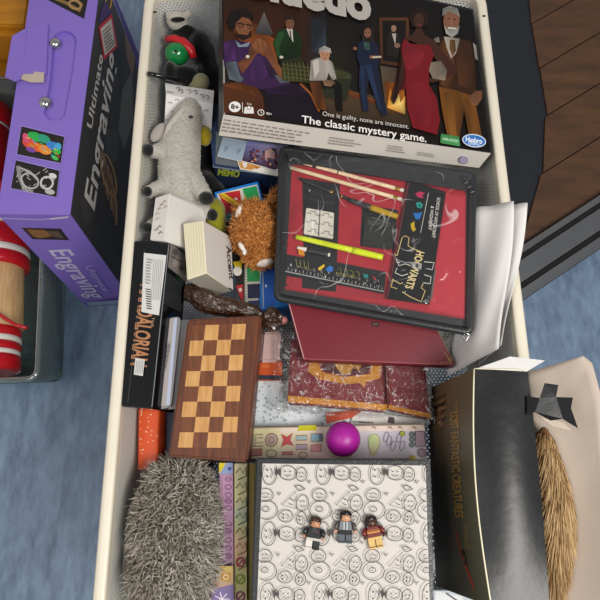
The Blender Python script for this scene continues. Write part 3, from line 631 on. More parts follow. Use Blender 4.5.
c1, qq = card('game_card', 'yellow and orange picture card sticking out under the purple picture card', 'card', [(236, 158), (284, 150), (286, 177.5), (240, 169)], [.456, .4575, .4555, .4545], 'white_card')
p = Print(qq[3], nrm(qq)); p.poly([(237, 159.5), (284, 152), (285.5, 176.5), (241, 168.4)], None, ['#c09a5a', '#b0702a', '#c8862c', '#c98e4a']); p.poly([(242, 163), (247, 162), (247, 167), (244, 168)], '#e0d8cc'); p.poly([(252, 160), (278, 160), (282, 174), (256, 170)], '#b96f1e'); p.done('card_print', c1)
c2_, qq = card('game_card', 'picture card of a purple evening market, on the blue game box', 'card', [(247, 141), (288, 147), (284, 173), (241.5, 161)], [.4600, .4605, .4585, .458], 'white_card')
p = Print(qq[3], nrm(qq)); p.poly([(247.3, 141.6), (287.6, 147.4), (283.6, 172.4), (242, 160.6)], None, ['#7a76b0', '#a8a4c8', '#4a2440', '#38243e'])
rr = random.Random(9)
for k in range(60):
    x, y = rr.uniform(248, 283), rr.uniform(148, 164); y = min(y, 150+(x-243)*.45+8); p.poly([(x, y), (x+2.2, y+.3), (x+2.1, y+2.6), (x-.1, y+2.4)], rr.choice(['#6e2a34', '#8a3c34', '#3c2440', '#c08a7a', '#4a3c6a', '#d8a888', '#5c1f2a', '#2c1c30']))
p.poly([(247.3, 141.6), (287.6, 147.4), (287, 151), (247, 146)], None, ['#6c6cae', '#9c9cc8', '#b4aecf', '#8a86b8']); p.poly([(265, 152), (271, 149), (275, 153), (275, 160), (265, 158)], '#c9a0a0'); p.done('card_print', c2_)
c3, qq = card('game_card', 'pale blue-grey card with small print, on the blue game box', 'card', [(223, 137), (248, 141.5), (241.5, 161.5), (217, 156)], [.4595, .46, .458, .458], 'white_card')
p = Print(qq[3], nrm(qq)); p.poly([(223.2, 137.4), (247.6, 141.8), (241.2, 161.2), (217.3, 155.8)], '#98aabb')
for x, y in ((225.5, 146), (238, 148.5)):
    for k in range(3): p.line([(x+k*1.4, y), (x-1.2+k*1.4, y+6-k)], .5, '#5d6b7c')
p.done('card_print', c3)

# ============================================================= colour board game set
q = Q([.43, .43, .405, .405], (214, 192), (258, 181), (291, 306), (243, 312)); vec = DN(.08)
cg = thing('colour_game_box', 'game box of bright colour squares with a blue edge, under the brown plush', 'board game', base([p_+vec for p_ in q]))
mb = MB('blue_plastic'); mb.slab(q, vec); mb.bevel(.001, 1); link(mb, 'box_body', cg)
p = Print(q[3], nrm(q))
p.poly([(217, 194), (257, 184.5), (264, 213), (262.5, 308.5), (243, 311)], '#d9d4c8')
p.poly([(219, 194), (240, 190.5), (243, 212), (226, 214)], '#c8242a'); p.poly([(220, 193.6), (224, 193), (243, 206), (241, 211), (234, 206), (222, 198)], '#e8c61e'); p.line([(222, 195.6), (240, 207.6)], .7, '#b8302a'); p.poly([(226, 214), (231, 213), (233, 220), (228, 222)], '#2d9aa0')
p.poly([(242.6, 188.8), (256.6, 186), (259.4, 199.4), (245, 200.4)], '#1c9a52'); p.ell(236, 199, 1.6, 1.1, '#f2e9e0', 20)
for (x0, y0, x1, y1, c) in ((246.8, 263, 259.4, 282, '#2d9c55'), (247.4, 284.4, 259.8, 298.6, '#26284a'), (248, 301, 260, 310, '#34406a'), (246, 243, 258.6, 261, '#d84a28')): p.poly([(x0, y0), (x1, y0-.6), (x1+.4, y1-.6), (x0+.4, y1)], c)
p.poly([(262.8, 205), (276, 262), (290, 304), (264, 307.5)], '#1d5fc0'); p.line([(262, 230), (263.5, 308)], 1.1, '#aeb4b8'); p.ell(266, 286, 1, 1.6, '#cfe0f4')
p.poly([(224, 222), (245, 222), (244.6, 310), (243, 310.5), (238, 291)], '#26211f'); p.poly([(230, 255), (243, 256), (243, 270), (234, 270)], '#17130f'); p.poly([(233, 262), (241.6, 261), (241.6, 270), (236, 271)], '#e2c322'); p.ell(237.6, 271.4, 4.4, 4.6, '#e8e2d6'); p.poly([(235.6, 276), (242.4, 275.6), (242.6, 284), (238, 285)], '#1b1816'); p.poly([(236, 286), (243, 284.4), (243.4, 303), (240, 297)], '#c72a30'); p.ell(240.4, 290, 1.6, 2, '#e8dcd2')
for k in range(16): p.line([(244.3, 262+k*2.9), (246.3, 262.4+k*2.9)], .8, '#6c6a68')
p.done('board_print', cg)

# ============================================================= brown fluffy plush
c = at(255, 234, .456)
pl = thing('plush_toy', 'small curly brown plush toy with white patches, beside the clear pencil case', 'soft toy', c+Vector((0, 0, -.045)))
bo = soft([(c, (.0345, .037, .034)), (at(253, 216, .458), (.028, .02, .028)), (at(260, 256, .45), (.024, .017, .022))], 'body', pl, '#b06e32')
def bc(p_, n_, r_): 
    k = r_.random(); a = mixc(lin('#9a5a26'), lin('#b87636'), k); return a, mixc(lin('#bb7a3c'), lin('#d79a5c'), k)
fur(sample(bo, 8000, 2), 'fur', bo, .0036, .0017, bc, None, 1.3, 4, curl=1.0)
ear = soft([(at(240.5, 211, .474), (.006, .014, .010), Matrix.Rotation(R(-25), 3, 'Z')), ], 'ear', pl, '#e8e0d6')
spt = soft([(at(241.5, 246.5, .489), (.0035, .0075, .004), Matrix.Rotation(R(32), 3, 'Z')), (at(244.5, 252, .4885), (.003, .005, .0035))], 'muzzle_patch', pl, '#e8e2dc', voxel=.0012, smooth=3, label='white patch in the brown curls')
tl_ = soft([(at(265, 262.5, .458), (.014, .006, .010), Matrix.Rotation(R(14), 3, 'Z'))], 'foot', pl, '#ddd2c6')
pw = soft([(at(277.5, 199, .452), (.013, .019, .014), Matrix.Rotation(R(-35), 3, 'Z'))], 'paw', pl, '#80481c')
fur(sample(pw, 1200, 3), 'fur', pw, .0036, .0016, bc, None, 1.3, 5, curl=1.0)
mb = MB('plush'); mb.col = lin('#15110f'); mb.ell(at(284, 209, .452), (.007, .012, .008)); link(mb, 'paw_pad', pl)

# ============================================================= long pale grey plush with dark paws
H = .47
rat = thing('plush_animal', 'long pale grey plush animal with black paws, along the left mesh wall', 'soft toy', at(180, 170, .395))
L_ = lambda *pts: [at(x, y, z) for x, y, z in pts]
gb_ = soft([('limb', L_((190, 109, .476), (188, 116, .474), (184, 129, .470), (180, 146, .468), (179, 170, .466), (180, 190, .46), (182, 206, .45)), [.0165, .0215, .0268, .0312, .0315, .0325, .031]),
    ('limb', L_((174, 137, .474), (166, 147, .480), (157, 151, .490), (152, 151, .494)), [.012, .011, .010, .009]),
    ('limb', L_((170, 183, .47), (160, 188, .482), (150, 191, .490)), [.016, .011, .009]),
    ('limb', L_((170, 212, .455), (160, 222, .474), (152, 226, .486)), [.014, .011, .009]),
    ('limb', L_((190, 180, .47), (198, 188, .476), (204, 195, .480)), [.02, .0145, .0115]),
    ('limb', L_((192, 202, .45), (202, 209, .455), (208, 213, .458)), [.018, .012, .009])], 'body', rat, '#b9b5ab')
def rc(p_, n_, r_): k = r_.random(); return mixc(lin('#aaa69d'), lin('#bab6ac'), k), mixc(lin('#c0bcb2'), lin('#d2cec5'), k)
fur(sample(gb_, 8000, 5), 'fur', gb_, .0022, .0006, rc, lambda p_, n_: Vector((-.1, -.6, 0)), .3, 6)
er = soft([(at(158.5, 132.5, .484), (.0098, .019, .007), Matrix.Rotation(R(-28), 3, 'Z'))], 'ear', rat, '#a9a29b')
mth_ = soft([('limb', L_((184, 109, .493), (176, 118, .494), (169, 128, .492), (166, 137, .489)), [.0048, .0052, .0055, .004])], 'mouth_seam', rat, '#bdb6ae', voxel=.0015, label='paler seam along the jaw')
mb = MB('black_gloss'); mb.ell(at(191, 117, .4965), (.0032, .0026, .0022), nu=12, nv=8); link(mb, 'eye', rat)
for px, py, z, r, ry in ((148.5, 150, .4985, .0086, .0098), (147.5, 191.5, .4965, .0068, .0078), (147, 227.5, .4935, .0070, .0078), (206.5, 198.5, .486, .0112, .0100), (212.5, 215, .462, .0082, .0095)):
    s_ = soft([(at(px, py, z), (r, ry, r))], 'paw', rat, '#1c1c1d', voxel=.0016, smooth=3)
cu = thing('yellow_cushion', 'small yellow-green cushion tucked under the grey plush by its black paws', 'cushion', at(212, 215, .36))
soft([(at(214, 214, .44), (.018, .026, .02)), (at(207, 206, .445), (.013, .012, .013)), (at(220, 226, .435), (.010, .016, .015))], 'cushion_body', cu, '#8f8c22')
mb = MB('plush'); mb.col = lin('#131314')
bg_ = soft([(at(198, 150, .388), (.042, .07, .046)), (at(204, 100, .385), (.04, .045, .045)), (at(212, 84, .39), (.03, .03, .045)), (at(202, 190, .385), (.038, .03, .04))], 'dark_filler', None, '#121214', voxel=.004, label='black soft filler added to darken the gap under the grey plush', cat='filler')  # added black filler, darkens the gap where the pale tray base showed
cu = thing('yellow_ball', 'yellow soft ball half hidden behind the grey plush', 'ball', at(207, 135, .38))
mb = MB('plush'); mb.col = lin('#a8921e'); mb.ell(at(205, 136, .458), (.0105, .016, .013)); link(mb, 'ball_body', cu)

# ============================================================= toys in the far left corner
pn = thing('panda_plush', 'small black and white plush lying against the far mesh wall', 'soft toy', at(178, 40, .35))
soft([(at(177, 21, .472), (.017, .015, .016)), (at(169, 15, .478), (.0065, .0065, .0065)), (at(188, 14, .476), (.0065, .0065, .0065)), (at(186, 30, .462), (.012, .009, .010))], 'head', pn, '#b9b3aa')
mb = MB('plush'); mb.col = lin('#141313'); mb.ell(at(178, 19.6, .489), (.0115, .0042, .004), Matrix.Rotation(R(4), 3, 'Z')); link(mb, 'eye_band', pn, 'black band across the white head')
soft([(at(186, 38, .445), (.026, .011, .03)), (at(200, 48, .44), (.018, .028, .03)), (at(171, 73, .462), (.012, .018, .02)), (at(186, 78, .445), (.024, .016, .025)), (at(208, 62, .42), (.014, .035, .03))], 'body', pn, '#121212')
bl_ = thing('toy_ball', 'shiny green and red toy ball held by the black plush, top left of the tray', 'ball', at(176, 54, .38))
c = at(177, 54, .468); mb = MB('green_plastic'); mb.ell(c, (.0192, .0175, .018), nu=28, nv=18); link(mb, 'green_half', bl_)
mb = MB('black_matte'); mb.ell(at(175.5, 51, .4862), (.0025, .0025, .0012)); link(mb, 'peg_hole', bl_)
mb = MB('red_plastic'); pts = [(166, 39, .472), (174, 38, .476), (184, 42, .478), (191, 49, .476), (194, 58, .468)]; mb.tube(L_(*pts), [.005, .006, .0068, .0066, .005], 12, flat=.8); link(mb, 'red_band', bl_)
sp = thing('cream_plush', 'small cream coloured plush end poking from behind the printed tag', 'soft toy', at(202, 84, .38)); soft([(at(201, 82, .462), (.0138, .0148, .0125)), (at(194, 88, .455), (.010, .008, .01))], 'body', sp, '#8f8a68')
mb = MB('black_gloss'); mb.tube([at(147.5, 73.5, .509), at(158, 75.5, .504), at(172, 79, .492), at(184, 84, .480)], [.0036, .0038, .0038, .0036], 10); link(mb, 'black_stick', None, 'black plastic stick lying across the left rim, above the grey plush', 'stick')
q = Q([.470, .470, .482, .482], (165, 83), (214, 90.5), (213, 104), (166, 94)); q2 = Q([.482, .482, .452, .452], (166, 94), (213, 104), (211, 135), (164, 132))
tg = thing('paper_tag', 'folded white printed card tag above the head of the grey plush', 'tag', base(q2)); mb = MB('paper'); mb.slab(q, DN(.0012)); link(mb, 'front_fold', tg)
mb = MB('paper'); mb.slab(q2, -nrm(q2)*.0012); link(mb, 'back_fold', tg)
p = Print(q[3], nrm(q), 'print_matte'); p.lines_of_text([(167, 91), (175, 92.5), (175, 94.5), (167, 93)], 2, '#8d6a6e', 3); 
for x, y, c_ in ((178, 89, '#6a6268'), (181, 91, '#8a6a6e'), (195, 92, '#6e6468'), (202, 96, '#5f5a60'), (207, 97, '#7c6468'), (189, 91, '#a08488')): p.line([(x-2, y), (x+1, y-1), (x+2, y+2), (x, y+3)], .8, c_)
p.done('tag_print', tg)
p = Print(q2[3], nrm(q2), 'print_matte')
for x, y in ((170, 103), (177, 100), (190, 106), (199, 108), (206, 111), (173, 112), (168, 120)): p.line([(x-2, y), (x+1, y-1), (x+2, y+1)], .9, '#8d8488')
p.done('tag_print', tg)
# ============================================================= white box and cream box beside the plush
A_, B_, C_, D_ = at(155, 197.5, .503), at(170, 193, .516), at(165, 241, .516), at(149.5, 240, .503)
dv = Vector((.043, .0035, -.056))
wb = thing('white_box', 'plain white cardboard box lying on edge over the grey plush', 'box', base([A_+dv, D_+dv])); mb = MB('white_card'); mb.hexa([A_, B_, C_, D_], [p_+dv for p_ in (A_, B_, C_, D_)]); mb.bevel(.0012, 2); link(mb, 'carton', wb)
p = Print(A_, nrm([A_, B_, C_, D_]))
for x, y, c in ((165, 202, '#a08a72'), (162, 205, '#8a7a6c'), (166, 207, '#b09a7c'), (160, 209, '#9a8f88'), (158, 219, '#b5aeb0'), (160, 227, '#7f7a7a'), (157, 230, '#8d8a88'), (161, 233, '#6f6c6c'), (158, 214, '#c2b8ac')): p.line([(x-2, y+1), (x, y-1.4), (x+1.4, y)], 1, c)
p.done('side_print', wb)
p = Print(B_, (B_-C_).cross(dv)); p.line([(170.6, 194.4), (206, 210.4)], .8, '#b9b5b2'); p.done('lid_line', wb)
A_, B_, C_, D_ = at(183, 223.5, .507), at(203, 220.5, .518), at(206.5, 273, .518), at(187, 279.5, .507); dv = Vector((.0265, -.0035, -.050))
cb = thing('cream_box', 'chunky cream box with black lettering on its white side, beside the white box', 'box', base([A_+dv, D_+dv])); mb = MB('cream_card'); mb.hexa([A_, B_, C_, D_], [p_+dv for p_ in (A_, B_, C_, D_)]); mb.bevel(.0007, 1); link(mb, 'page_block', cb)
p = Print(B_, (B_-C_).cross(dv)); p.poly([(203.4, 221.4), (231, 237), (233, 290), (206.8, 272.6)], '#d6d0c8'); p.text('Accent', (226, 245.5), (229.2, 279.5), (230.6, 246.4), '#221f1e', .03); p.done('cover_print', cb)
p = Print(D_, (C_-D_).cross(dv)); p.poly([(188, 279.8), (206.4, 273.6), (231.6, 290.6), (214.4, 295.4)], '#a09a8c'); p.done('end_print', cb)
p = Print(A_, nrm([A_, B_, C_, D_])); 
for k in range(7): p.line([(185+k*2.7, 224.2-k*.4), (188.4+k*2.65, 277.8-k*.85)], .4, '#d2c9a8')
p.done('page_lines', cb)

# ============================================================= black film box and grey tin
q = Q([.503, .503, .503, .503], (134, 241), (170, 241.5), (152.5, 409), (121, 406.5)); dv = Vector((.018, 0, -.045))
fb = thing('film_box', 'glossy black film box with orange lettering and white stickers, on the left rim', 'box', base([p_+dv for p_ in q])); mb = MB('black_gloss'); mb.slab(q, dv); mb.bevel(.0012, 2); link(mb, 'case', fb)
p = Print(q[3], nrm(q), 'print_gloss')
p.text('THE', (152, 317), (150.8, 327), (154.6, 317.3), '#a9876c', .01); p.text('MANDALORIAN', (141, 284), (131, 365), (156, 286), '#b07a55', .03)
p.line([(145, 250), (128, 402)], .7, '#3c3d40'); p.line([(169, 244), (152, 407)], .9, '#7e8084')
p.poly([(144, 253), (166.5, 255.5), (159, 315.5), (141.5, 312)], '#d4d3d0')
for k in range(9): p.line([(145.6+k*.15, 289+k*2.4), (151+k*.1, 290+k*2.4)], 1.1, '#3c3a3a')
for k in range(6): p.line([(154+k*1.8, 260), (151.4+k*1.7, 300)], .5, '#a5a3a2')
p.lines_of_text([(147, 258), (154, 259), (151, 286), (146, 285)], 9, '#8d8b8a', 6)
p.poly([(136, 358.5), (145.5, 360), (143.5, 376.5), (134.5, 375)], '#cfcdc8')
for k in range(5): p.line([(137.5+k*1.6, 361), (136.4+k*1.6, 374)], .5, '#77767a')
p.done('cover_print', fb)
p = Print(q[1], (q[1]-q[2]).cross(dv)); p.poly([(170.4, 243), (186, 256), (183, 279), (167.6, 267)], '#7e7672'); p.ell(175, 252, 3, 3.4, '#544e4c'); p.ell(176, 262, 3.4, 5, '#978e88', 30); p.line([(171, 256), (181, 262)], 1.2, '#3b3634'); p.ell(181, 268, 2, 3, '#4c4644'); p.poly([(166.6, 272), (182, 284), (180, 312), (163, 304)], '#26282a'); p.done('side_print', fb)
q = Q([.487, .484, .484, .487], (166.5, 318.5), (181, 316), (171, 407.5), (155.5, 410)); 
gt = thing('grey_tin', 'narrow silver grey tin with rounded corners, wedged between black box and chessboard', 'tin', base([p_+DN(.06) for p_ in q]))
mb = MB('silver_tin'); mb.prism(rounded([q[0], q[3], q[2], q[1]], .008), DN(.012)); link(mb, 'lid', gt)
mb = MB('silver_tin'); e_ = Vector((.010, 0, 0)); mb.prism([p_+DN(.0122)+Vector((.0045, 0, 0)) for p_ in rounded([q[0]+Vector((0, -.003, 0)), q[3]+Vector((0, .002, 0)), q[2]+e_*.4, q[1]+e_*.6], .009)], DN(.046)); link(mb, 'tin_body', gt)
p = Print(q[3], nrm(q)); p.poly([(164.6, 319.5), (174, 318.2), (166, 405.6), (154.4, 406.6)], '#a59e9a'); p.poly([(174, 318.2), (177.4, 317.9), (169.6, 405), (166, 405.6)], '#aeb6cc'); p.poly([(168, 343), (171.4, 341), (166, 371), (162.4, 371)], '#8c8784')
for k in range(5): p.poly([(167.6-k*.9, 345+k*5), (170.6-k*.9, 344+k*5), (170-k*.9, 348+k*5), (167-k*.9, 349+k*5)], '#706c6c')
p.poly([(156.6, 362), (160, 362), (158.8, 374), (155.4, 373)], '#d0ceca'); p.done('lid_print', gt)

# ============================================================= folding chessboard
q = Q(.497, (187.5, 319), (261.5, 315), (247.5, 461.5), (168, 456.5)); dv = Vector((0, 0, -.028))
ch = thing('chess_box', 'brown wooden folding chessboard box with light and dark squares', 'chessboard', base([p_+dv for p_ in q])); mb = MB('walnut'); mb.slab(q, dv); mb.bevel(.0025, 3); link(mb, 'board', ch)
G = [(192, 325.5), (246, 323.8), (235.5, 447.8), (178, 447.5)]; mbs = {'maple': MB('maple'), 'walnut_square': MB('walnut_square')}
def bil(u, v): return tuple((G[0][i]*(1-u)+G[1][i]*u)*(1-v)+(G[3][i]*(1-u)+G[2][i]*u)*v for i in (0, 1))
for r in range(8):
    for c in range(4):
        k = 'maple' if (r+c) % 2 else 'walnut_square'
        mbs[k].face([at(*bil((c+a)/4, (r+b3)/8), .49725) for a, b3 in ((0, 0), (0, 1), (1, 1), (1, 0))])
link(mbs['maple'], 'light_squares', ch); link(mbs['walnut_square'], 'dark_squares', ch)
mb = MB('walnut'); q2 = [p_+dv+DN(.0012) for p_ in q]; mb.slab(q2, dv); mb.bevel(.0025, 3); link(mb, 'lower_half', ch)

# ============================================================= brown crackly cellophane sweet bag
sw = thing('wrapped_sweet', 'dark brown crackly cellophane wrapped bundle with a twisted neck, above the chessboard', 'sweets', at(225, 308, .43))
def crink(sc, am, seed=0): return lambda d: 1+am*noise.noise(d*sc+Vector((seed, 0, 0)))+am*.5*noise.noise(d*sc*2.3+Vector((0, seed, 0)))
mb = MB('brown_wrap'); pth = [(186, 292, .465), (196, 296, .468), (206, 301, .47), (218, 305, .471), (232, 308, .472), (246, 310, .473), (258, 314, .474), (264, 317, .474)]
pp = L_(*pth); nn = 44; seg = 20; rings = []
for i in range(nn+1):
    t = i/nn*(len(pp)-1); k = min(int(t), len(pp)-2); c = pp[k].lerp(pp[k+1], t-k); r0 = [.012, .016, .0165, .0145, .0125, .011, .009, .007][k]; r1 = [.012, .016, .0165, .0145, .0125, .011, .009, .007][k+1]; r = r0+(r1-r0)*(t-k)
    rings.append([mb.bm.verts.new(c+Vector((.12*math.cos(a), math.cos(a), math.sin(a)))*r*(1+.22*noise.noise(Vector((i*.12, math.cos(a)*2.2, math.sin(a)*2.2)))+.10*noise.noise(Vector((i*.35, math.cos(a)*5, math.sin(a)*5))))) for a in [2*math.pi*j/seg for j in range(seg)]])
for i in range(nn):
    for j in range(seg): mb.vface([rings[i][j], rings[i][(j+1) % seg], rings[i+1][(j+1) % seg], rings[i+1][j]], None, False)
link(mb, 'wrapper', sw)
mb = MB('brown_wrap'); mb.ell(at(272, 319, .476), (.0135, .0155, .0135), nu=22, nv=14, disp=crink(3.2, .25, 4))
for f in mb.bm.faces: f.smooth = False
link(mb, 'twisted_end', sw)
# small things seen in the gap between chessboard and packets
mb = MB('print'); mb.col = lin('#c9a9a4'); q = Q(.43, (262, 332), (281, 330), (279, 362), (259, 362)); mb.slab(q, DN(.06)); mb.bevel(.004, 3); link(mb, 'pink_tube', None, 'small pale pink tube in the gap right of the chessboard', 'tube')
mb = MB('print'); mb.col = lin('#b06a66'); mb.ell(at(283, 320, .455), (.007, .006, .006)); link(mb, 'pink_bead', None, 'small dull pink bead beside the twisted brown wrapper', 'bead')
mb = MB('print'); mb.use('print', '#c8501a'); q = Q(.425, (258, 362), (282, 361), (282, 380), (256, 380)); mb.slab(q, DN(.05)); mb.bevel(.001, 1); o = link(mb, 'orange_carton', None, 'small orange carton right of the chessboard, under the pink tube', 'box')
p = Print(q[3], Vector((0, 0, 1))); p.poly([(256.4, 375), (282, 375.5), (282, 380), (256.2, 379.6)], '#27303f'); p.ell(266, 366, 5, 2, '#d86a2c'); p.done('carton_print', o)

# ============================================================= orange pack and dark pack at the left wall
q = Q(.45, (138, 408), (159, 408), (157, 470), (137.5, 470)); op = thing('orange_pack', 'bright orange pack with white specks, at the left wall above the furry cushion', 'box', base([p_+DN(.1) for p_ in q])); mb = MB('print'); mb.col = lin('#d8511c'); mb.slab(q, Vector((.024, 0, -.1))); mb.bevel(.0015, 1); link(mb, 'pack_body', op)
p = Print(q[3], Vector((0, 0, 1)))
for k in range(26): p.ell(rr.uniform(140, 158), rr.uniform(411, 455), .6, .6, '#f0c8a8')
p.done('pack_print', op)
q = Q(.43, (165, 407), (180, 407), (184, 470), (165, 470)); mb = MB('navy_card'); mb.slab(q, Vector((.026, 0, -.11))); mb.bevel(.0015, 1); link(mb, 'navy_box', None, 'dark navy box beside the orange pack, half under the chessboard', 'box')

# ============================================================= furry grey cushion
fc = thing('furry_cushion', 'fluffy grey and white furry cushion in the near left corner of the tray', 'cushion', at(170, 530, .345))
c = at(173, 531, .452); cs = []
fb_ = soft([(c, (.060, .084, .060)), (c+Vector((0, -.034, 0)), (.060, .068, .058)), (c+Vector((.003, .038, 0)), (.050, .052, .052)), (c+Vector((.012, -.01, -.06)), (.046, .07, .05))], 'body', fc, '#5c554a', voxel=.004)
def fcol(p_, n_, r_):
    k = r_.random(); v = noise.noise(p_*38)+.5*noise.noise(p_*90); rt = max(0, min(1, (p_.x-c.x)/.06+.25)); k = max(0, min(1, k*.9+v*.5))
    return lin('#686052'), mixc(mixc(lin('#8a8070'), lin('#c4bbac'), k), mixc(lin('#a39c90'), lin('#efebe2'), k), .35+.5*rt)
fur(sample(fb_, 24000, 8, lambda p_, n_: n_.z > -.2 and n_.x > -.7), 'fur', fb_, .0105, .00105, fcol, lambda p_, n_: Vector((n_.x*.2+.9*noise.noise(p_*30), -.75+.5*noise.noise(p_*24+Vector((5, 5, 5))), -.15)), .55, 9, curl=.35)

# ============================================================= books standing on edge
def spine(name, label, px, z, zb, col, mt='print'):
    q = Q(z, *px); t = thing(name, label, 'book', base(q, zb), 'books standing on their edges'); mb = MB(mt); mb.col = lin(col); mb.slab(q, DN(z-zb)); mb.bevel(.0012, 2); link(mb, 'cover', t); return t, q
t, q = spine('activity_book', 'pink spined book standing upright next to the furry cushion', [(219, 463), (233, 463), (234, 610), (220, 610)], .452, .325, '#b98aa6')
p = Print(q[3], Vector((0, 0, 1))); p.poly([(219, 463), (233, 463), (233, 474), (219, 474)], '#8fa0c8'); p.poly([(219, 463), (226, 463), (222, 470), (219, 474)], '#d8c41e'); p.ell(229.6, 468.6, 1.8, 2, '#3c4a8c'); p.poly([(222.4, 475), (232.8, 475), (233.4, 568), (223, 568)], '#bf93b4')
for k, y in enumerate((479, 487, 495, 501, 508, 524, 531, 540, 548, 556)):
    p.ring(228.4, y, 3, 2.3, .9, ['#8a4f7c', '#7c466e'][k % 2])
    if k % 3 == 0: p.line([(225.4, y), (231.4, y)], .8, '#6e3c60')
p.done('spine_print', t)
t, q = spine('gold_book', 'shiny gold spined book with wavy letters, between pink book and doodle box', [(234, 463), (247.4, 463), (246.6, 612), (234.4, 612)], .456, .325, '#b8aa6a', 'print_gloss')
p = Print(q[3], Vector((0, 0, 1)), 'print_gloss'); rg = ['#ded4a8', '#ccc8a0', '#dcd29a', '#b8c4aa', '#ccc08c', '#dcb694', '#ccb07c', '#c2c47c', '#c6be80']
for k in range(9): p.poly([(234.6, 464+k*16.4), (246.8, 464+k*16.4), (246.6, 480.4+k*16.4), (234.7, 480.4+k*16.4)], None, [rg[k], rg[k], rg[(k+1) % 9], rg[(k+1) % 9]])
for k in range(7): y = 468+k*15; p.line([(236, y+5), (240, y), (243, y+5), (246, y-1), (246.4, y+8), (242, y+10), (238, y+12)], 1.2, ['#5c5a2e', '#6a6438', '#4e5a34', '#3f5c50', '#58442c', '#8a4a3c', '#4f6a2c'][k])
for k, cl in enumerate(('#9a2b4c', '#7c8a2c', '#7c2a58')): y = 562+k*17; p.ring(240.6, y, 4, 4.4, 1.9, cl); p.line([(237, y+4), (244, y-3)], 1.6, cl)
p.done('spine_print', t)
t, q = spine('olive_book', 'thin plain olive yellow book standing against the black edged doodle box', [(247.8, 463), (255.6, 463), (253.4, 612), (247.2, 612)], .450, .325, '#85721c')
q = Q(.463, (211, 566), (233, 566), (234, 612), (210, 612)); t = thing('party_card', 'yellow and purple card with a white starburst, lying on the pink book', 'card', base(q)); mb = MB('print'); mb.col = lin('#7c6a9c'); mb.slab(q, DN(.003)); link(mb, 'card_sheet', t)
p = Print(q[3], Vector((0, 0, 1))); p.poly([(211, 566), (233, 566), (233.4, 584), (210.6, 590)], None, ['#c8a860', '#d0b45a', '#c09a7c', '#a88a8c']); p.poly([(222, 571), (231, 573), (230, 582), (221, 580)], '#b8862c'); p.ring(226, 577, 2.4, 2.4, .8, '#e8dcc0')
for k in range(7): a = k*.9; p.line([(222, 599), (222+8*math.cos(a), 599+7*math.sin(a))], 1.1, '#ded6e4')
p.done('card_print', t)

# ============================================================= glitter box, craft pack and ball behind the doodle box
q = Q(.415, (250, 379), (432, 384), (430, 424.5), (247, 427.5)); gl = thing('glitter_box', 'pale silvery blue glitter patterned box under the red wrapped packets', 'box', base([p_+DN(.09) for p_ in q])); mb = MB('print'); mb.col = lin('#d4dce0'); mb.slab(q, DN(.09)); mb.bevel(.001, 1); link(mb, 'carton', gl)
p = Print(q[3], Vector((0, 0, 1)), 'print_gloss'); rr = random.Random(21)
for k in range(330):
    x, y = rr.uniform(250, 428), rr.uniform(381, 424); w = rr.uniform(.6, 1.6); p.line([(x, y), (x+rr.uniform(-2.4, 2.4), y+rr.uniform(-2.4, 2.4))], w, rr.choice(['#e6ecee', '#eef0f0', '#a4b2ba', '#93a6b2', '#d4dcc8', '#b8c8d4', '#8fa0a8']))
p.poly([(326, 413), (364, 410), (352, 418), (326, 424)], '#c8563c'); p.poly([(364, 410), (378, 413), (424, 420), (424, 430), (350, 426), (352, 418)], '#d6d3d0'); p.lines_of_text([(352, 420), (377, 421.4), (377, 425.4), (352, 424)], 1, '#3a3438', 4, 1.0); p.poly([(388, 417), (394, 418), (394, 424), (387, 423)], '#5a4a52')
p.done('lid_print', gl)
q = Q(.436, (247, 427.5), (424.5, 424), (427.5, 459.3), (245.5, 459.3)); cp = thing('craft_pack', 'pastel pink craft pack with charms and letters, behind the doodle box', 'craft kit', base([p_+DN(.11) for p_ in q])); mb = MB('print_gloss'); mb.col = lin('#cdb79f'); mb.slab(q, DN(.11)); mb.bevel(.0012, 1); link(mb, 'carton', cp)
p = Print(q[3], Vector((0, 0, 1)), 'print_gloss')
p.poly([(248, 429), (424, 425), (425, 431), (248, 434)], '#ead6c8'); p.poly([(248, 429), (280, 428.4), (280, 433.4), (248, 434)], '#e0d6a8'); p.poly([(299, 425.6), (316, 425), (317, 430.6), (297, 431)], '#c8be24')
p.poly([(248, 434), (330, 432), (332, 458.4), (246.5, 458.6)], None, ['#e6dcae', '#e2cdbd', '#e6bcc2', '#e4d8ac']); p.poly([(350, 431), (425, 431), (427, 458.2), (352, 458.4)], None, ['#dcd8da', '#c6bccc', '#b4b0b8', '#dcd4d8'])
gdl = '#8f7340'
p.line([(263, 434.5), (252, 435), (250.5, 441), (252, 446.5), (263, 446)], 1.0, gdl); p.line([(263, 437.8), (256, 438), (256, 443), (263, 442.6)], .9, gdl); p.poly([(252, 436), (256, 436), (256, 446), (252, 446)], '#b8b090')
p.ell(271.5, 440, 5.6, 6, '#c4a8a4', 20); p.ring(271.5, 440, 6, 6.6, 1, gdl, 20); p.ring(271.5, 440, 2.6, 3, .8, gdl)
p.poly([(281, 434), (287, 437), (292.6, 433), (290, 440), (293.6, 446), (287, 444), (281, 447), (283.6, 440)], '#d0505c'); p.line([(281, 434), (287, 437), (292.6, 433), (290, 440), (293.6, 446), (287, 444), (281, 447), (283.6, 440), (281, 434)], .7, gdl)
for (x0, y0, x1, y1, c) in ((296, 435.6, 307, 440.4, '#a9c2c0'), (296, 444.6, 307, 449.6, '#c0aabc'), (311, 434, 322, 441.6, '#93b6c8'), (311, 445, 321, 452, '#d08c94'), (252, 449, 262, 456, '#c07c74'), (282, 452, 293, 455, '#c87c80')): p.poly([(x0, y0), (x1, y0-.3), (x1, y1-.3), (x0, y1)], c); p.line([(x0, y0), (x1, y0-.3), (x1, y1-.3), (x0, y1), (x0, y0)], .8, gdl)
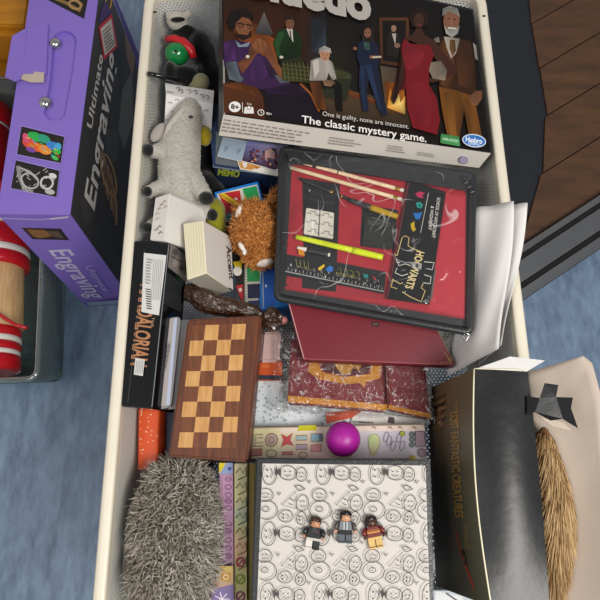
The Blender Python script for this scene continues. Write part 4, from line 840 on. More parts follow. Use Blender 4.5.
p.poly([(319, 434), (323, 434), (323, 441.6), (319, 441.6)], '#6c7480'); p.ring(271.5, 453.5, 5, 3.6, .9, '#7c8a4c'); p.ring(303, 455, 4, 3, .8, gdl)
p.ell(374, 443, 5.6, 9, '#d0d09c', 6); p.ell(372.4, 440, 4.6, 6, '#c9d49a'); p.ring(374, 443, 5.6, 9, .6, '#a0a07c', 6); p.poly([(369, 451), (378, 452), (374, 456), (370, 455)], '#cdb98a')
for x0, y0 in ((386, 437), (389, 441), (393, 446), (399, 438), (402, 446)): p.ring(x0, y0, 2.2, 5, .6, '#8a82a0', 15)
p.ell(402, 433.8, 2.6, 2.4, '#a8ad3c'); p.ring(402, 433.8, 2.6, 2.4, .7, '#6c7030')
for y0 in (434.5, 439.5, 445): p.ell(411.6, y0, 2.4, 2.4, '#6d7c78'); p.ring(411.6, y0, 2.4, 2.4, .6, '#3f4a48')
p.poly([(415, 431.6), (424, 431.6), (425, 446), (415.6, 447)], '#a08894'); p.line([(415, 431.6), (424, 431.6), (425, 446), (415.6, 447), (415, 431.6)], .9, '#51434e'); p.ell(421.6, 453, 4.4, 4, '#9a8088'); p.ring(421.6, 453, 4.4, 4, .7, '#6a5660'); p.ell(412, 458, 3.6, 2.6, '#b0a03c')
for x0 in (372, 388, 398, 412): p.line([(x0, 428), (x0+2, 427), (x0+4, 429)], .9, '#8a6a58')
p.done('lid_print', cp)
c = at(343, 439, .46); mb = MB('magenta_rubber'); mb.ell(c, (.0229, .0229, .0229), nu=48, nv=32); link(mb, 'rubber_ball', None, 'matte magenta rubber ball resting on the pastel craft pack', 'ball')
# ============================================================= doodle box with three toy figures
ZD = .52
q = Q(ZD, (256, 457.5), (430.5, 460), (435, 640), (249.5, 640)); dz = thing('doodle_box', 'square white box top covered in black doodle faces, dark edged, near end of tray', 'box', base([p_+DN(.19) for p_ in q])); mb = MB('black_card'); mb.slab(q, DN(.19)); mb.bevel(.0012, 2); link(mb, 'carton', dz)
ip = [(262.5, 463.5), (425.6, 465.6), (430.6, 632), (256, 632)]
def bq(u, v): return tuple((ip[0][i]*(1-u)+ip[1][i]*u)*(1-v)+(ip[3][i]*(1-u)+ip[2][i]*u)*v for i in (0, 1))
mb = MB('grey_vinyl'); fr_ = [at(x, y, ZD+.0006) for x, y in [(257.5, 459), (429.5, 461.3), (433.8, 638), (251, 638)]]; inn = [at(x, y, ZD+.0006) for x, y in ip]
for i in range(4):
    j = (i+1) % 4; mb.hexa([fr_[i], fr_[j], inn[j], inn[i]], [p_+DN(.0005) for p_ in (fr_[i], fr_[j], inn[j], inn[i])])
link(mb, 'lid_frame', dz)
mb = MB('doodle_paper'); mb.slab(inn, DN(.0005)); link(mb, 'doodle_sheet', dz)
p = Print(inn[0], Vector((0, 0, 1)), 'print_matte'); IK = '#474343'; p.clip = lambda x, y: 262.6-(y-463)*.04 < x < 425.8+(y-463)*.03 and y > 464.4
def oval(x, y, rx, ry, rot=0, face=1, w=.75):
    p.ring(x, y, rx, ry, w, IK, rot, 18)
    if face == 1:
        p.ell(x-rx*.35, y-ry*.25, .9, 1.1, IK, 0, 8); p.ell(x-rx*.35, y+ry*.3, .9, 1.1, IK, 0, 8); p.line([(x+rx*.15, y-ry*.4), (x+rx*.42, y), (x+rx*.15, y+ry*.45)], .7, IK)
    elif face == 2: p.ring(x-rx*.1, y-ry*.1, rx*.32, ry*.28, .7, IK, 0, 12)
    elif face == 3:
        p.ell(x-rx*.3, y-ry*.2, .8, .8, IK, 0, 8); p.ell(x+rx*.25, y-ry*.2, .8, .8, IK, 0, 8); p.line([(x-rx*.35, y+ry*.3), (x, y+ry*.5), (x+rx*.4, y+ry*.25)], .7, IK)
    else:
        p.line([(x-rx*.5, y-ry*.1), (x-rx*.1, y-ry*.3)], .7, IK); p.line([(x+rx*.1, y-ry*.3), (x+rx*.5, y)], .7, IK); p.line([(x-rx*.4, y+ry*.4), (x+rx*.4, y+ry*.3)], .7, IK)
def inside(x, y): return 263 < x < 427+(y-460)*.03 and 465 < y < 622
TX, TY = 53.5, 60.5
for iy in range(-1, 3):
    for ix in range(-1, 4):
        ox, oy = 262+ix*TX+(iy*-1.0), 464+iy*TY; s_ = 1+.02*iy
        items = [('o', 8, 9, 6.5, 11, 5, 1), ('w', 16.5, 8), ('o', 26, 9, 8, 6.6, 12, 3), ('o', 39.5, 10.5, 5, 6.4, 0, 4), ('e', 39, 24), ('h', 47, 18), ('h', 17, 30), ('o', 4, 31, 6.6, 6, 0, 4), ('o', 5, 46, 9.6, 8.6, 0, 2), ('t', 28, 36), ('o', 40.5, 39, 5.4, 7.6, 8, 3), ('o', 24, 52, 6.4, 5.6, 0, 1), ('o', 39.5, 54, 4.6, 6, 0, 1), ('h', 47.6, 58)]
        for it in items:
            x, y = ox+it[1], oy+it[2]
            if it[0] == 'o':
                oval(x, y, it[3]*1.12, it[4]*1.08, it[5], it[6])
            elif not inside(x-4, y-5) or not inside(x+4, y+5): continue
            elif it[0] == 'w': p.poly([(x-3, y-4), (x, y-1), (x+2.6, y-4), (x+2.6, y+4), (x, y+1.5), (x-3, y+4)], IK)
            elif it[0] == 'h': p.line([(x-1.6, y-1.6), (x, y+1.6), (x+1.8, y-1.6), (x, y-.4), (x-1.6, y-1.6)], .8, IK)
            elif it[0] == 'e': p.line([(x-6, y-2), (x-2, y+3), (x+4, y+1)], .8, IK); p.line([(x-6, y-2), (x-1, y-2.6), (x+4, y+1)], .8, IK)
            elif it[0] == 't': p.line([(x-8, y+5), (x+6, y-9), (x+6.6, y+9), (x-8, y+5)], .8, IK); p.ell(x+1, y-1, .7, .9, IK); p.ell(x+3.6, y+.6, .7, .9, IK); p.line([(x-1, y+3.6), (x+3, y+5)], .7, IK)
p.done('doodle_print', dz)

def figure(cx, cy, rot, label, hair, skin, torso, legs, hips, long_hair=False, front=None, arm=None):
    """small block toy person lying on its back, head to the far side"""
    o = at(cx, cy, ZD+.0008); S = .0222; t = thing('toy_figure', label, 'toy figure', o, 'small toy figures on the doodle box'); Rm = Matrix.Rotation(R(rot), 3, 'Z')
    def V(x, y, z): return o+Rm@Vector((x*S, y*S, z*S))
    def box(m, x0, x1, y0, y1, z0, z1, tx=0):
        m.hexa([V(x0+tx, y1, z1), V(x1-tx, y1, z1), V(x1, y0, z1), V(x0, y0, z1)], [V(x0+tx, y1, z0), V(x1-tx, y1, z0), V(x1, y0, z0), V(x0, y0, z0)])
    def mk(nm, c, fn, bev=.0003, par=None):
        m = MB('toy'); m.col = lin(c); fn(m)
        if bev: m.bevel(bev, 1)
        return link(m, nm, par or t)
    tr = mk('torso', torso, lambda m: box(m, -.36, .36, -.08, .44, 0, .32, .08))
    if front: 
        m = MB('toy')
        for (c, x0, x1, y0, y1) in front: m.col = lin(c); m.face([V(x0, y0, .334), V(x1, y0, .334), V(x1, y1, .334), V(x0, y1, .334)])
        link(m, 'chest_print', tr)
    mk('hips', hips, lambda m: box(m, -.36, .36, -.2, -.075, .02, .32))
    for s, nm in ((-1, 'leg'), (1, 'leg')): mk(nm, legs[0 if s < 0 else 1], lambda m: (box(m, *sorted((s*.02, s*.36)), -.62, -.19, .02, .31), box(m, *sorted((s*.02, s*.36)), -.62, -.54, .3, .42)))
    for s in (-1, 1):
        m = MB('toy'); m.col = lin(arm or torso); m.tube([V(s*.36, .36, .18), V(s*.47, .22, .2), V(s*.50, .04, .26)], [.115*S, .12*S, .10*S], 10); ao = link(m, 'arm', t)
        m = MB('toy'); m.col = lin(skin); m.ell(V(s*.50, -.05, .29), (.085*S, .09*S, .09*S), nu=12, nv=8); link(m, 'hand', ao, 'bare hand')
    m = MB('toy'); m.col = lin(skin); rings = []
    for yy, rr_ in ((.44, .15), (.48, .24), (.53, .265), (.76, .265), (.82, .22), (.83, .1)): rings.append([m.bm.verts.new(V(math.cos(a)*rr_, yy, .22+math.sin(a)*rr_*.95)) for a in [2*math.pi*k/20 for k in range(20)]])
    for i in range(len(rings)-1):
        for k in range(20): m.vface([rings[i][k], rings[i][(k+1) % 20], rings[i+1][(k+1) % 20], rings[i+1][k]], None, True)
    m.vface(rings[0][::-1]); m.vface(rings[-1]); hd = link(m, 'head', t)
    m = MB('toy'); m.col = lin('#1a1412')
    for s in (-1, 1): m.ell(V(s*.09, .68, .465), (.026*S, .032*S, .012*S), nu=8, nv=6)
    m.tube([V(-.08, .565, .462), V(0, .55, .472), V(.08, .565, .462)], .012*S, 6); link(m, 'face_print', hd, 'dark eyes and mouth')
    m = MB('toy'); m.col = lin(hair); m.ell(V(0, .82, .2), (.31*S, .19*S, .30*S), Rm, 20, 12, crink(4, .10, cx)); m.ell(V(-.02, .86, .34), (.27*S, .10*S, .14*S), Rm, 16, 10, crink(5, .12, cx)); m.ell(V(-.22, .70, .2), (.09*S, .22*S, .22*S), Rm, 12, 8); m.ell(V(.22, .72, .18), (.08*S, .18*S, .2*S), Rm, 12, 8)
    if long_hair: m.ell(V(-.24, .52, .16), (.13*S, .36*S, .16*S), Rm, 14, 10); m.ell(V(.24, .56, .14), (.10*S, .28*S, .15*S), Rm, 14, 10); m.ell(V(-.1, .8, .3), (.24*S, .16*S, .2*S), Rm, 14, 10)
    link(m, 'hair', hd)
figure(313.5, 536, -9, 'small toy figure in black jumper with short brown hair, leftmost on the doodle sheet', '#3c2118', '#c08a68', '#232426', ('#d8d2c8', '#2a2a2a'), '#c4beb6', front=[('#3c3d40', -.1, .1, .2, .42), ('#8c2f34', .12, .2, .2, .26)])
figure(345, 530, -3, 'small toy figure in grey jacket and black belt, middle one on the doodle sheet', '#15110f', '#d09a76', '#74797e', ('#565c63', '#50565c'), '#17181a', front=[('#a9aeb2', -.12, .12, .0, .42), ('#5c6166', -.02, .02, .0, .42), ('#17181a', -.34, .34, -.08, .02)], arm='#4c4a46')
figure(373.5, 535, 10, 'small toy figure in maroon and gold top with tan legs, rightmost on doodle sheet', '#1a1312', '#4c2c1e', '#6e1a1c', ('#d2b06c', '#cba864'), '#d2b06c', long_hair=True, front=[('#c98a2a', -.34, .34, .12, .2), ('#b8761f', -.34, .34, .25, .28)])

# ============================================================= tall black gift box, its open flap and the furry tail
q = Q([.572, .572, .572, .572], (474.5, 369), (527.5, 370.5), (549.5, 604), (492, 607)); bot_ = Q(.385, (427, 389), (483, 389), (498, 578), (436, 586))
bx = thing('gift_box', 'tall black topped box with dark green printed side, in the near right corner', 'box', base(bot_))
# long edges bulge a little
mb = MB('black_card'); n = 12
def top_e(u, v):
    l = q[0].lerp(q[3], v); r = q[1].lerp(q[2], v); b4 = math.sin(math.pi*v); pnt = l.lerp(r, u); pnt += Vector((-.007*b4*(1-u)+.003*b4*u, 0, .008*math.sin(math.pi*u)*b4-.002*b4)); return pnt
mb.grid(lambda u, v: top_e(u, 1-v), 8, 16); lidt = link(mb, 'box_top', bx)
mb = MB('black_card')
def left_e(u, v): return top_e(0, v).lerp(bot_[0].lerp(bot_[3], v), u)
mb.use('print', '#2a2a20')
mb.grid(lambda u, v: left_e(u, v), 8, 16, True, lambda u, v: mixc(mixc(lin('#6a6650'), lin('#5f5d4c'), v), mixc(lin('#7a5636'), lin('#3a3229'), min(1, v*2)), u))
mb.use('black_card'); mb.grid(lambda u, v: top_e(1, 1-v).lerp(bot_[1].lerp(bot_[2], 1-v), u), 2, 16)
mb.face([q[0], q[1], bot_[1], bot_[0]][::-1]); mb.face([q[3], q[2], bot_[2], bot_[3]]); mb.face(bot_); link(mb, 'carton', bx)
mb = MB('cream_card'); pts = [top_e(0, k/16)+Vector((-.0006, 0, .0002)) for k in range(17)]; mb.tube(pts, .0009, 6); mb.tube([top_e(k/8, 0)+Vector((0, .0006, 0)) for k in range(9)], .0007, 6); link(mb, 'bare_edge', bx, 'pale bare cardboard edge')
ln = (q[3]-q[0]).cross(bot_[0]-q[0])
mb = MB('print')
def side(u, v, o=.0006): return left_e(u, v)+ (-ln.normalized() if ln.x > 0 else ln.normalized())*o
def side_text(body, v0, v1, u0, u1, col, bold=.0):
    """u0 baseline depth, u1 cap depth; text runs along the length"""
    vs_, ps_, w_, x0_ = text_tris(body, bold); mb.col = lin(col); P2 = [side(u0+(u1-u0)*v.y/.7, v0+(v1-v0)*(v.x-x0_)/(w_-x0_)) for v in vs_]
    for f_ in ps_: mb.face([P2[i] for i in f_])
side_text('FROM THE', .13, .24, .36, .29, '#b08c4c'); side_text('LOST FANTASTIC CREATURES', .17, .66, .45, .28, '#a8833f', .02); side_text('WORLD', .68, .79, .30, .22, '#97804c')
def side_poly(pts, col): mb.col = lin(col); mb.face([side(u, v, .0004) for u, v in pts])
rg_ = random.Random(12)
for k in range(9): v = .03+k*.02; side_poly([(.55, v+.01), (.92, v+.02), (.95, v+.045), (.6, v+.032)], ['#7c5a34', '#5c3c22', '#8c6a44', '#3c2a1a'][k % 4])
side_poly([(.55, .13), (.72, .12), (.78, .2), (.66, .22)], '#a07654'); side_poly([(.50, .70), (.46, .72), (.34, .84), (.24, .92), (.22, .97), (.30, .92), (.40, .83)], '#9a3c28'); side_poly([(.4, .80), (.33, .80), (.30, .86), (.36, .86)], '#2c1c16')
link(mb, 'side_print', bx)
mb = MB('paper'); fq = [at(496, 362, .562), at(510, 356.5, .566), at(545, 360.5, .57), at(527, 371.5, .573), at(476, 368.5, .572)]; mb.prism(fq[::-1], DN(.001)); link(mb, 'end_flap', bx, 'white inside of the end flap')
q_ = Q(.375, (432, 590), (480, 590), (482, 630), (430, 630)); cq = thing('pale_card', 'pale blue and white card with a black line, lowest right beside the doodle box', 'card', base(q_)-Vector((0, 0, .055))); mb = MB('print'); mb.col = lin('#b4c0cc'); mb.slab(q_, DN(.058)); mb.bevel(.001, 1); link(mb, 'card_box', cq)
p = Print(q_[3], Vector((0, 0, 1))); p.poly([(436, 591), (462, 596), (466, 612), (434, 606)], '#d8dcde'); p.line([(446, 593), (456, 600), (470, 606)], 1.8, '#24242a'); p.done('card_print', cq)
# open flap that leans out over the rim
def flap(u, v):
    L0 = at(526, 372, .512).lerp(at(551, 625, .512), v); edge = [(527, 372), (583, 356), (592, 363), (600, 392), (606, 450), (612, 620)]
    k = v*(len(edge)-2)+1; i = min(int(k), len(edge)-2); ex = edge[i][0]+(edge[i+1][0]-edge[i][0])*(k-i); ey = edge[i][1]+(edge[i+1][1]-edge[i][1])*(k-i)
    return L0.lerp(at(ex, ey, .555), u)+Vector((0, 0, -.006*math.sin(math.pi*u)))
mb = MB('tan_card'); mb.grid(lambda u, v: flap(u, 1-v), 10, 24); o = link(mb, 'side_flap', bx, 'tan inside of the opened side flap'); so = o.modifiers.new('s', 'SOLIDIFY'); so.thickness = .0014; so.offset = -1
# black hanging tab, folded
tb = [(527, 396), (540, 398), (545, 383), (558.5, 385), (556, 397), (573, 397.5), (571, 408), (578, 428), (563, 419), (551, 420.5), (535, 412), (527, 415)]
mb = MB('black_card'); mb.prism([at(x, y, .576+.012*math.sin((x-527)/50*math.pi)) for x, y in tb[::-1]], DN(.0012)); tb_ = link(mb, 'hang_tab', bx, 'stiff black cut out tab')
mb = MB('tan_card'); mb.prism([at(x, y, .570) for x, y in [(535, 413.5), (546, 419), (563, 421.5), (572, 431), (552, 426)][::-1]], DN(.001)); link(mb, 'tab_fold', tb_, 'brown inside of the fold')
tail = thing('furry_tail', 'streaky brown furry tail between the black box and its open flap', 'soft toy', at(552, 500, .515))
def tl3(t): return at(546+11*math.sin(math.pi*min(1, t*1.05))-2*(1-t), 432+t*160, .530)
tp_ = [tl3(k/8) for k in range(9)]; tb2 = soft([('limb', tp_, [.007, .010, .012, .0135, .014, .014, .013, .011, .008])], 'body', tail, '#6b4a2a', voxel=.003)
def tc_(p_, n_, r_): k = max(0, min(1, r_.random()*.6+.35+.7*noise.noise(Vector((p_.x*120, p_.y*22, p_.z*60))))); return mixc(lin('#503820'), lin('#85623a'), k), mixc(lin('#8c683e'), lin('#e0c090'), k)
fur(sample(tb2, 9000, 4, lambda p_, n_: n_.z > -.3), 'fur', tb2, .022, .0008, tc_, lambda p_, n_: Vector((-.55+n_.x*.5, -2.6, -.2)), .10, 3)

# ============================================================= folded white paper at the right wall
def sheet(nm, label, TLp, TRp, BRp, BLp, dz_, bow=.008):
    qq = [at(*TLp), at(*TRp), at(*BRp), at(*BLp)]; mb = MB('paper')
    def f(u, v): a = qq[0].lerp(qq[1], u); b5 = qq[3].lerp(qq[2], u); return a.lerp(b5, v)+Vector((.004*math.sin(v*5), 0, bow*math.sin(math.pi*u)*math.sin(math.pi*v)+.002*math.sin(u*9+v*4)+dz_))
    mb.grid(lambda u, v: f(u, 1-v), 14, 18); o = link(mb, nm, None, label, 'paper'); so = o.modifiers.new('s', 'SOLIDIFY'); so.thickness = .0005; return o
sheet('paper_sheet', 'lower white paper sheet whose edge sticks out past the right rim', (490, 207, .498), (527.5, 203, .5205), (504, 345, .5185), (480, 366, .448), 0)
sheet('paper_sheet', 'upper white paper sheet lying between the pencil case and the right rim', (469.5, 209.5, .488), (513, 202, .529), (501, 349, .526), (449, 377, .445), .002)
# ============================================================= red wrapped packets
zz = [.447, .447, .44, .44]
for i, (px, lab) in enumerate((([(291, 338), (383, 344), (386.5, 411.5), (287, 403)], 'dark red folded fabric packet with gold band, left one in crinkled clear film'), ([(385, 345), (424, 352), (431, 419), (388, 409)], 'dark red folded fabric packet with gold band, right one in crinkled clear film'))):
    q = Q(zz, *px); t = thing('fabric_packet', lab, 'textile', base([p_+DN(.022) for p_ in q]), 'red packets in clear film')
    mb = MB('red_fabric'); mb.slab(q, DN(.021)); mb.bevel(.003, 2); link(mb, 'fabric', t)
    p = Print(q[3], nrm(q), 'print_matte')
    if i == 0:
        p.poly([(288, 395.5), (387, 404.5), (386.8, 410.5), (287.8, 401.8)], '#d08a1c'); p.poly([(309, 363), (318, 362), (322, 372), (345, 377), (370, 374), (371, 366), (381, 366), (380, 378), (366, 382), (364, 388), (360, 383), (345, 384), (318, 379), (308, 371)], '#c9861c'); p.poly([(318, 358), (372, 362), (368, 373), (345, 376), (324, 371)], '#4c1a1a'); p.poly([(334, 364), (345, 362), (354, 366), (350, 374), (342, 375)], '#b8842a'); p.poly([(352, 364), (362, 365), (358, 371)], '#a8762c')
        for k in range(9): p.line([(291+k*3, 382+k*.2), (296+k*3, 374+k*.2)], .6, '#8f4048')
    else: p.poly([(388.5, 404.5), (430.5, 414), (431, 418.4), (388.5, 409)], '#d08a1c')
    p.done('gold_band', t)
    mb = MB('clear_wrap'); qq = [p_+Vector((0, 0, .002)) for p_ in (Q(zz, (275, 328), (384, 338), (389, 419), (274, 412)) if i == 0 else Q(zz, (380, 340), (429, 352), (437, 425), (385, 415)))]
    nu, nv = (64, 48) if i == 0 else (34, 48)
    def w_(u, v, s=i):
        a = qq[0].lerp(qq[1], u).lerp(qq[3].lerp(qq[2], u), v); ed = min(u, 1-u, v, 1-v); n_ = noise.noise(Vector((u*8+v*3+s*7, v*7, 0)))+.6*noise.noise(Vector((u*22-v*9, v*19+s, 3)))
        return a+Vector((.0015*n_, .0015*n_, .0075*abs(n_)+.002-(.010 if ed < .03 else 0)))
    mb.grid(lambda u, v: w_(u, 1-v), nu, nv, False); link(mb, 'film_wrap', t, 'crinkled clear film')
# ============================================================= dark red gift box
q = Q([.478, .478, .472, .472], (286.5, 296), (425, 306), (455.5, 365.5), (303, 359.5)); vec = Vector((.0, -.001, -.0175))
rb = thing('red_gift_box', 'flat dark red rectangular box under the clear pencil case', 'box', base([p_+vec for p_ in q])); mb = MB('dark_red'); mb.slab(q, vec); mb.bevel(.0012, 2); link(mb, 'lid', rb)
p = Print(q[3], nrm(q)); p.line([(287.5, 298), (304, 358.6)], 1.0, '#c08a86'); p.line([(304, 358.8), (454.6, 364.8)], .7, '#9c4a50'); p.line([(425.4, 308), (455, 364.6)], .6, '#8a5a3c'); p.poly([(371.5, 321.6), (379, 322), (379, 327), (371.5, 326.6)], '#2c0f12'); p.line([(373, 325.4), (374.6, 323), (376, 325.2), (377.6, 323)], .7, '#9a6a3c')
p.line([(444, 352), (452, 363.4)], .8, '#b08a4c'); p.line([(440, 362.4), (452, 363.2)], .7, '#a8803f'); p.ring(449.6, 360, 1.4, 1.2, .6, '#b08a4c'); p.done('gold_trim', rb)
# ============================================================= clear pencil case and what is in it
ZP = .502
ZC = [.500, .508, .508, .492]
co = [(282, 147.5), (474, 173), (470.5, 331.5), (277, 297)]
q = Q(ZC, *co); pn_ = nrm(q)
# one flat plane for the case
P0 = q[3]; X_ = (q[2]-q[3]).normalized(); pn_ = X_.cross((q[0]-q[3]).normalized()).normalized(); C0 = P0
def pc(x, y, h=0): return on(x, y, C0, pn_)+pn_*h
case = thing('pencil_case', 'clear fronted pencil case with dark grey zip border, lying on the heap', 'pencil case', base(q)-Vector((0, 0, .012)))
bk = [pc(x, y, -.010) for x, y in [(283.5, 150), (472, 175), (469, 329), (279, 295.5)]]
mb = MB('grey_vinyl'); mb.slab(bk, pn_*-.003); link(mb, 'back_panel', case)
mb = MB('red_fabric'); rq = [pc(x, y, -.0085) for x, y in [(292, 161), (466, 190), (466, 318), (284, 288)]]; mb.slab(rq, pn_*-.0014); link(mb, 'red_lining', case, 'red card lining behind the clear front')
p = Print(rq[3], pn_, 'print')
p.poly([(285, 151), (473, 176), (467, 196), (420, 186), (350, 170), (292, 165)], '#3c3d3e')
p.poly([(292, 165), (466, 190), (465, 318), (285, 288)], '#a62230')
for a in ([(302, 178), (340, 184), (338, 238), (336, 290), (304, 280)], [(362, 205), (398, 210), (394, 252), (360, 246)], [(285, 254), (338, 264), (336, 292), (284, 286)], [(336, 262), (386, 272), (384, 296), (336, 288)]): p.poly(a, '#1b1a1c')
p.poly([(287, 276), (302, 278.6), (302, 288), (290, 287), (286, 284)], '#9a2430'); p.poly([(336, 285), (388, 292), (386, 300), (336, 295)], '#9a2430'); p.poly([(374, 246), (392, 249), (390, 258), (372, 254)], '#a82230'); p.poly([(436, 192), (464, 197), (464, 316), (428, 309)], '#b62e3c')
p.poly([(424, 268), (436, 270), (432, 300), (422, 296)], '#6d6460')
p.done('lining_print', case)
rd = rounded([pc(*c) for c in co], .008)
mb = MB('grey_vinyl'); mb.tube([p_+pn_*-.005 for p_ in rd], .0052, 12, True); link(mb, 'zip_border', case)
mb = MB('grey_vinyl'); mb.slab([pc(x, y, .001) for x, y in [(285, 150), (473, 174.5), (466, 191), (292, 162)]], pn_*-.0012) ; 
link(mb, 'top_band', case, 'dark grey band along the far edge')
mb = MB('steel'); s_ = pc(466, 331, -.002); mb.tube([s_, pc(463.5, 336, -.003), pc(467, 340, -.004), pc(470, 335, -.003)], .0012, 8, True); zp = link(mb, 'zip_pull', case, 'metal zip pull')
mb = MB('black_gloss')
for k in range(7): mb.ell(pc(463+k*1.6, 178+k*2.3+(k % 2)*3, .0015), (.004, .003, .0022), nu=10, nv=6, disp=crink(3, .3, k))
link(mb, 'gathered_corner', case, 'shiny puckered corner')
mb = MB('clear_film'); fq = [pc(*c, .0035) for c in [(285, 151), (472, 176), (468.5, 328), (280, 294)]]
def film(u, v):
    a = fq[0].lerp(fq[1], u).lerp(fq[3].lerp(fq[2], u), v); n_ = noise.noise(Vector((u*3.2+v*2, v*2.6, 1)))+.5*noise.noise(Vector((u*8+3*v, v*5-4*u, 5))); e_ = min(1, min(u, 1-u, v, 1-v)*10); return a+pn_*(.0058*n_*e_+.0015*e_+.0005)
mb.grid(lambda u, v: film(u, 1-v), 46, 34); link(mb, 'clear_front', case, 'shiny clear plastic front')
# contents: each its own thing
HB = -.0065
def stick(name, label, cat, a, b, r, parts, group=None, h=HB):
    A, B = pc(*a, h+r), pc(*b, h+r); t = thing(name, label, cat, base([A, B])-Vector((0, 0, r)), group)
    for nm_, mt, s0, s1, rr_ in parts:
        mb = MB(mt)
        rl = rr_ if isinstance(rr_, tuple) else (rr_, rr_); k = 6
        mb.tube([A.lerp(B, s0+(s1-s0)*i/k) for i in range(k+1)], [r*(rl[0]+(rl[1]-rl[0])*i/k) for i in range(k+1)], 10, flat=.8); link(mb, nm_, t)
    return t
M['gold'] = M['orange_ply']; mat('gold_foil', '#c9a24a', .3, .8); mat('neon', '#d8e80c', .35); mat('amber_plastic', '#b8960c', .3); mat('dark_plastic', '#1d1e21', .3); mat('smoke_plastic', '#2c2d28', .25); mat('white_rubber', '#d6d2c6', .6); mat('red_paint', '#8c1820', .4)
stick('pencil', 'pale wooden pencil with dark rings, upper one in the pencil case', 'pencil', (290.5, 158), (404, 189.5), .0030, [('shaft', 'pencil_wood', 0, .93, 1), ('ferrule', 'gold_foil', .925, .97, 1.06), ('eraser', 'white_rubber', .965, 1, .95), ('ring', 'dark_plastic', .09, .12, 1.05), ('ring', 'dark_plastic', .20, .235, 1.05), ('ring', 'smoke_plastic', .42, .43, 1.05)], 'pencils in the pencil case')
stick('pencil', 'plain pale wooden pencil, lower one in the pencil case', 'pencil', (290.5, 166.5), (402, 198.5), .0030, [('shaft', 'pencil_wood', 0, .93, 1), ('ferrule', 'gold_foil', .925, .965, 1.06), ('eraser', 'white_rubber', .96, 1, .95)], 'pencils in the pencil case')
stick('pen', 'slim dark pen with gold bands under the pencils', 'pen', (297, 176), (354, 200), .0024, [('tip', 'steel', 0, .04, (.4, .8)), ('barrel', 'dark_plastic', .035, .6, 1), ('band', 'gold_foil', .59, .63, 1.08), ('cap', 'dark_plastic', .62, .93, 1.05), ('band', 'gold_foil', .78, .80, 1.1), ('end', 'pencil_wood', .92, 1, .9)], h=HB-.001)
stick('marker_pen', 'stubby grey marker with yellow barrel, beside the pencil ends', 'pen', (349, 199), (398, 216), .0046, [('cap', 'grey_vinyl', 0, .45, (.75, 1)), ('barrel', 'amber_plastic', .44, 1, (1, .9))], h=HB-.001)
stick('highlighter', 'bright neon yellow highlighter pen in the middle of the pencil case', 'pen', (296, 236.5), (383, 257), .0042, [('barrel', 'neon', 0, .66, (.85, 1.05)), ('cap', 'neon', .655, 1, (1.2, 1.05)), ('clip', 'neon', .70, .98, .55)], h=HB+.0008)
stick('correction_pen', 'short white tipped grey pen just below the neon highlighter', 'pen', (297, 246.6), (330, 254), .0034, [('tip', 'white_plastic', 0, .3, (.6, 1)), ('barrel', 'grey_vinyl', .29, .94, 1.05), ('end', 'white_plastic', .93, 1, .8)], h=HB-.001)
def flatbox(name, label, cat, px, th, mt, bev=.0008, h=HB):
    qq = [pc(x, y, h+th) for x, y in px]; t = thing(name, label, cat, base([p_-pn_*th for p_ in qq])); mb = MB(mt); mb.slab(qq, pn_*-th); mb.bevel(bev, 2); link(mb, 'body', t); return t, qq
t, qq = flatbox('eraser_set', 'black eraser block set above the white puzzle eraser', 'eraser', [(309, 188), (337, 193), (334, 211), (306, 206)], .0035, 'dark_plastic')
p = Print(qq[3], pn_); p.line([(308, 199), (335, 204)], .8, '#3c3f44'); p.line([(322, 190), (320, 208)], .7, '#3a3d42'); p.ell(309.6, 190.6, 1.2, 1.2, '#8a8d90'); p.done('body_print', t)
t, qq = flatbox('puzzle_eraser', 'white eraser with interlocking puzzle line pattern, in the pencil case', 'eraser', [(306, 207), (334, 212), (333, 238), (303.5, 233)], .0045, 'white_rubber')
p = Print(qq[3], pn_); lk = '#55524c'
for y0 in (0, 9, 18): p.line([(307, 213+y0), (311, 213.6+y0), (311, 211+y0), (316, 212+y0), (316, 215+y0), (320, 215.6+y0)], .7, lk); p.line([(321, 215+y0), (324, 215.6+y0), (324, 213+y0), (329, 214+y0), (329, 217+y0), (333, 217.4+y0)], .7, lk)
p.line([(320, 209.6), (318.6, 236)], 1, lk); p.done('body_print', t)
t, qq = flatbox('sharpener', 'smoky dark pencil sharpener block right of the white eraser', 'sharpener', [(365, 215), (395, 219), (392, 249), (362, 245)], .0050, 'smoke_plastic', .0015)
p = Print(qq[3], pn_); p.poly([(368, 220), (391, 223), (390, 228), (368, 225)], '#3e3f38'); p.line([(372, 217.4), (390, 224)], .7, '#6c6c64'); p.done('body_print', t)
t, qq = flatbox('ruler', 'black ruler with white scale along the near edge of the pencil case', 'ruler', [(286.5, 256), (386, 274.6), (384, 293), (285, 272.6)], .0012, 'dark_plastic', .0002, HB+.0004)
p = Print(qq[3], pn_); p.line([(285.4, 271.4), (384, 291.6)], 1.1, '#9a9a98')
for k in range(26): x, y = 288+k*3.75, 270.6+k*.772; p.line([(x, y), (x+.4, y-(3.2 if k % 2 == 0 else 1.8))], .5, '#b8b6b2')
for k in range(12): p.text(str(k+1), (290+k*7.6, 266.3+k*1.56), (291.6+k*7.6, 266.7+k*1.56), (290.4+k*7.6, 263.8+k*1.56), '#a8a6a2', 0)
p.poly([(298, 249), (304, 250.4), (305, 256.4), (299, 255.4)], '#d08a1c'); p.poly([(318, 268.6), (324, 264.6), (325, 266.6), (321, 270.6), (319, 271)], '#d8b41c'); p.poly([(326, 269), (330, 266), (333.6, 268), (332, 272.4), (327, 272)], '#2d6fc4'); p.poly([(363, 274), (368, 275), (368, 279), (364, 278.4)], '#1d7a78'); p.poly([(372, 276), (375, 278), (377, 282), (374, 280)], '#a82c30')
for k in range(4): p.line([(296+k*4, 259+k), (297+k*4, 267+k), (299.6+k*4, 267.6+k)], .6, '#8a8440')
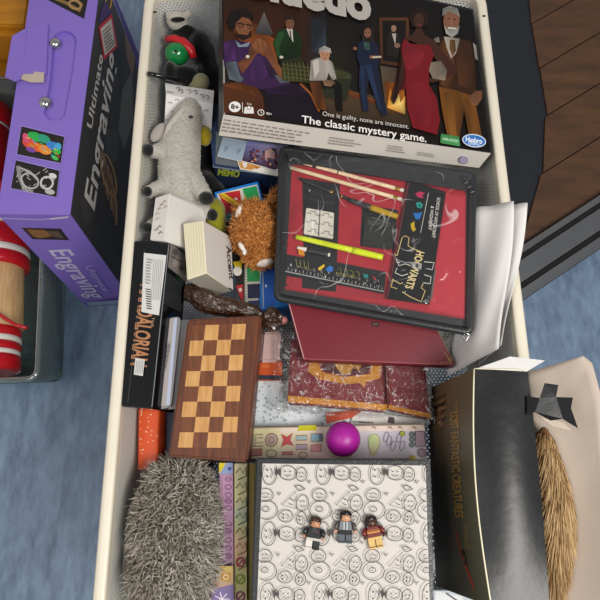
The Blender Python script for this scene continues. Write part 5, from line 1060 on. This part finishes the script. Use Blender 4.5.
for k in range(4): p.line([(338+k*6, 268.6+k*1.2), (341+k*6, 269.2+k*1.2), (341+k*6, 274+k*1.2)], .6, '#8a8440')
p.lines_of_text([(336, 272.4), (361, 277.4), (360.6, 280.4), (336, 275.4)], 2, '#8f863c', 3); p.done('scale_print', t)
t, qq = flatbox('gift_tag', 'tall black card with coloured crests and white lettering, right in the pencil case', 'card', [(408.5, 179), (446, 191.5), (429.5, 304.5), (386.5, 298.5)], .0016, 'black_gloss', .0004, HB+.004)
p = Print(qq[3], pn_, 'print_gloss')
p.line([(408.6, 183), (387.6, 297)], .8, '#7c3038'); gd = '#c2ad72'; gw = '#c9c6be'
p.poly([(415, 194), (420, 191.4), (425, 193), (422, 196), (424, 198.4), (418, 197.4)], '#c02c58'); p.poly([(416, 203), (420, 202), (423, 205), (421, 208.6), (417, 207.6)], '#1c9a8c'); p.ell(419.4, 205.6, 1, 1, '#0b0b0c'); p.poly([(413, 213), (419, 213.4), (422, 211.6), (420, 219), (416, 220)], '#1e78c8'); p.poly([(410.6, 224), (414.4, 221.4), (414.4, 226), (416, 230), (413, 232), (411, 228)], '#d8b81c')
p.line([(428.5, 193), (420.5, 233)], .6, gw)
p.text('SCHOOL OF WITCHCRAFT', (437.2, 197.5), (431.6, 237.5), (440.4, 198.3), '#e2ded6', .01); p.text('& WIZARDRY', (431, 206), (428.2, 230), (434, 206.6), '#e2ded6', .01)
p.text('HOGWARTS', (417, 251), (405, 288), (424.4, 252.6), '#d8c48c', .03)
p.line([(397, 256), (402, 238), (405, 236), (409, 238), (408, 246), (413, 249), (421, 252)], 1, gd); p.line([(397, 256), (394, 254)], 1, gd); p.line([(396, 259), (399, 266), (405, 264), (411, 266)], .9, gw); p.line([(393, 280), (400, 284), (403, 283)], 1, gd); p.line([(397, 268), (395, 273), (402, 276), (408, 274)], .9, gw)
p.line([(393, 279), (391, 287), (397, 289)], 1, gd); p.line([(402, 292), (410, 297), (421, 302), (425, 291), (421, 288), (423, 284)], 1, gd); p.line([(424, 262), (434, 263), (432, 270), (427, 269)], .9, gw); p.line([(424, 275), (431, 277), (430, 284), (423, 283)], .9, gw); p.line([(396, 262), (400, 263)], .8, gw); p.poly([(413, 262), (422, 264), (421, 270), (412, 268)], '#9a9892'); p.ell(417, 266, 1.6, 2, '#3c3a38')
p.done('tag_print', t)
# ============================================================= camera and light
cd = bpy.data.cameras.new('camera'); cam = bpy.data.objects.new('camera', cd); COLL.objects.link(cam); cam.location = CAM; cam.rotation_euler = (TH, 0, 0)
cd.sensor_width = 36; cd.lens = 36; cd.clip_start = .02; bpy.context.scene.camera = cam
def area(name, loc, aim, sx, sy, power, col=(1, 1, 1)):
    l = bpy.data.lights.new(name, 'AREA'); l.shape = 'RECTANGLE'; l.size = sx; l.size_y = sy; l.energy = power; l.color = col
    o = bpy.data.objects.new(name, l); COLL.objects.link(o); o.location = loc; o.rotation_euler = (Vector(aim)-Vector(loc)).to_track_quat('-Z', 'Y').to_euler()
area('overhead_light', (.75, -.5, 2.05), (.08, .0, .4), 1.0, .5, 33, (1, .965, .91))
area('overhead_light', (-.95, -.25, 2.3), (0, .1, .4), .9, .5, 9, (1, .965, .91))  # unseen fill light, added to lift the left-facing sides and soften shadows
w = bpy.data.worlds.new('world'); bpy.context.scene.world = w; w.use_nodes = True
w.node_tree.nodes['Background'].inputs[0].default_value = (.93, .95, 1.0, 1); w.node_tree.nodes['Background'].inputs[1].default_value = .27
vs = bpy.context.scene.view_settings; vs.view_transform = 'Standard'; vs.look = 'None'; vs.gamma = 1; vs.exposure = 0; vs.use_curve_mapping = False
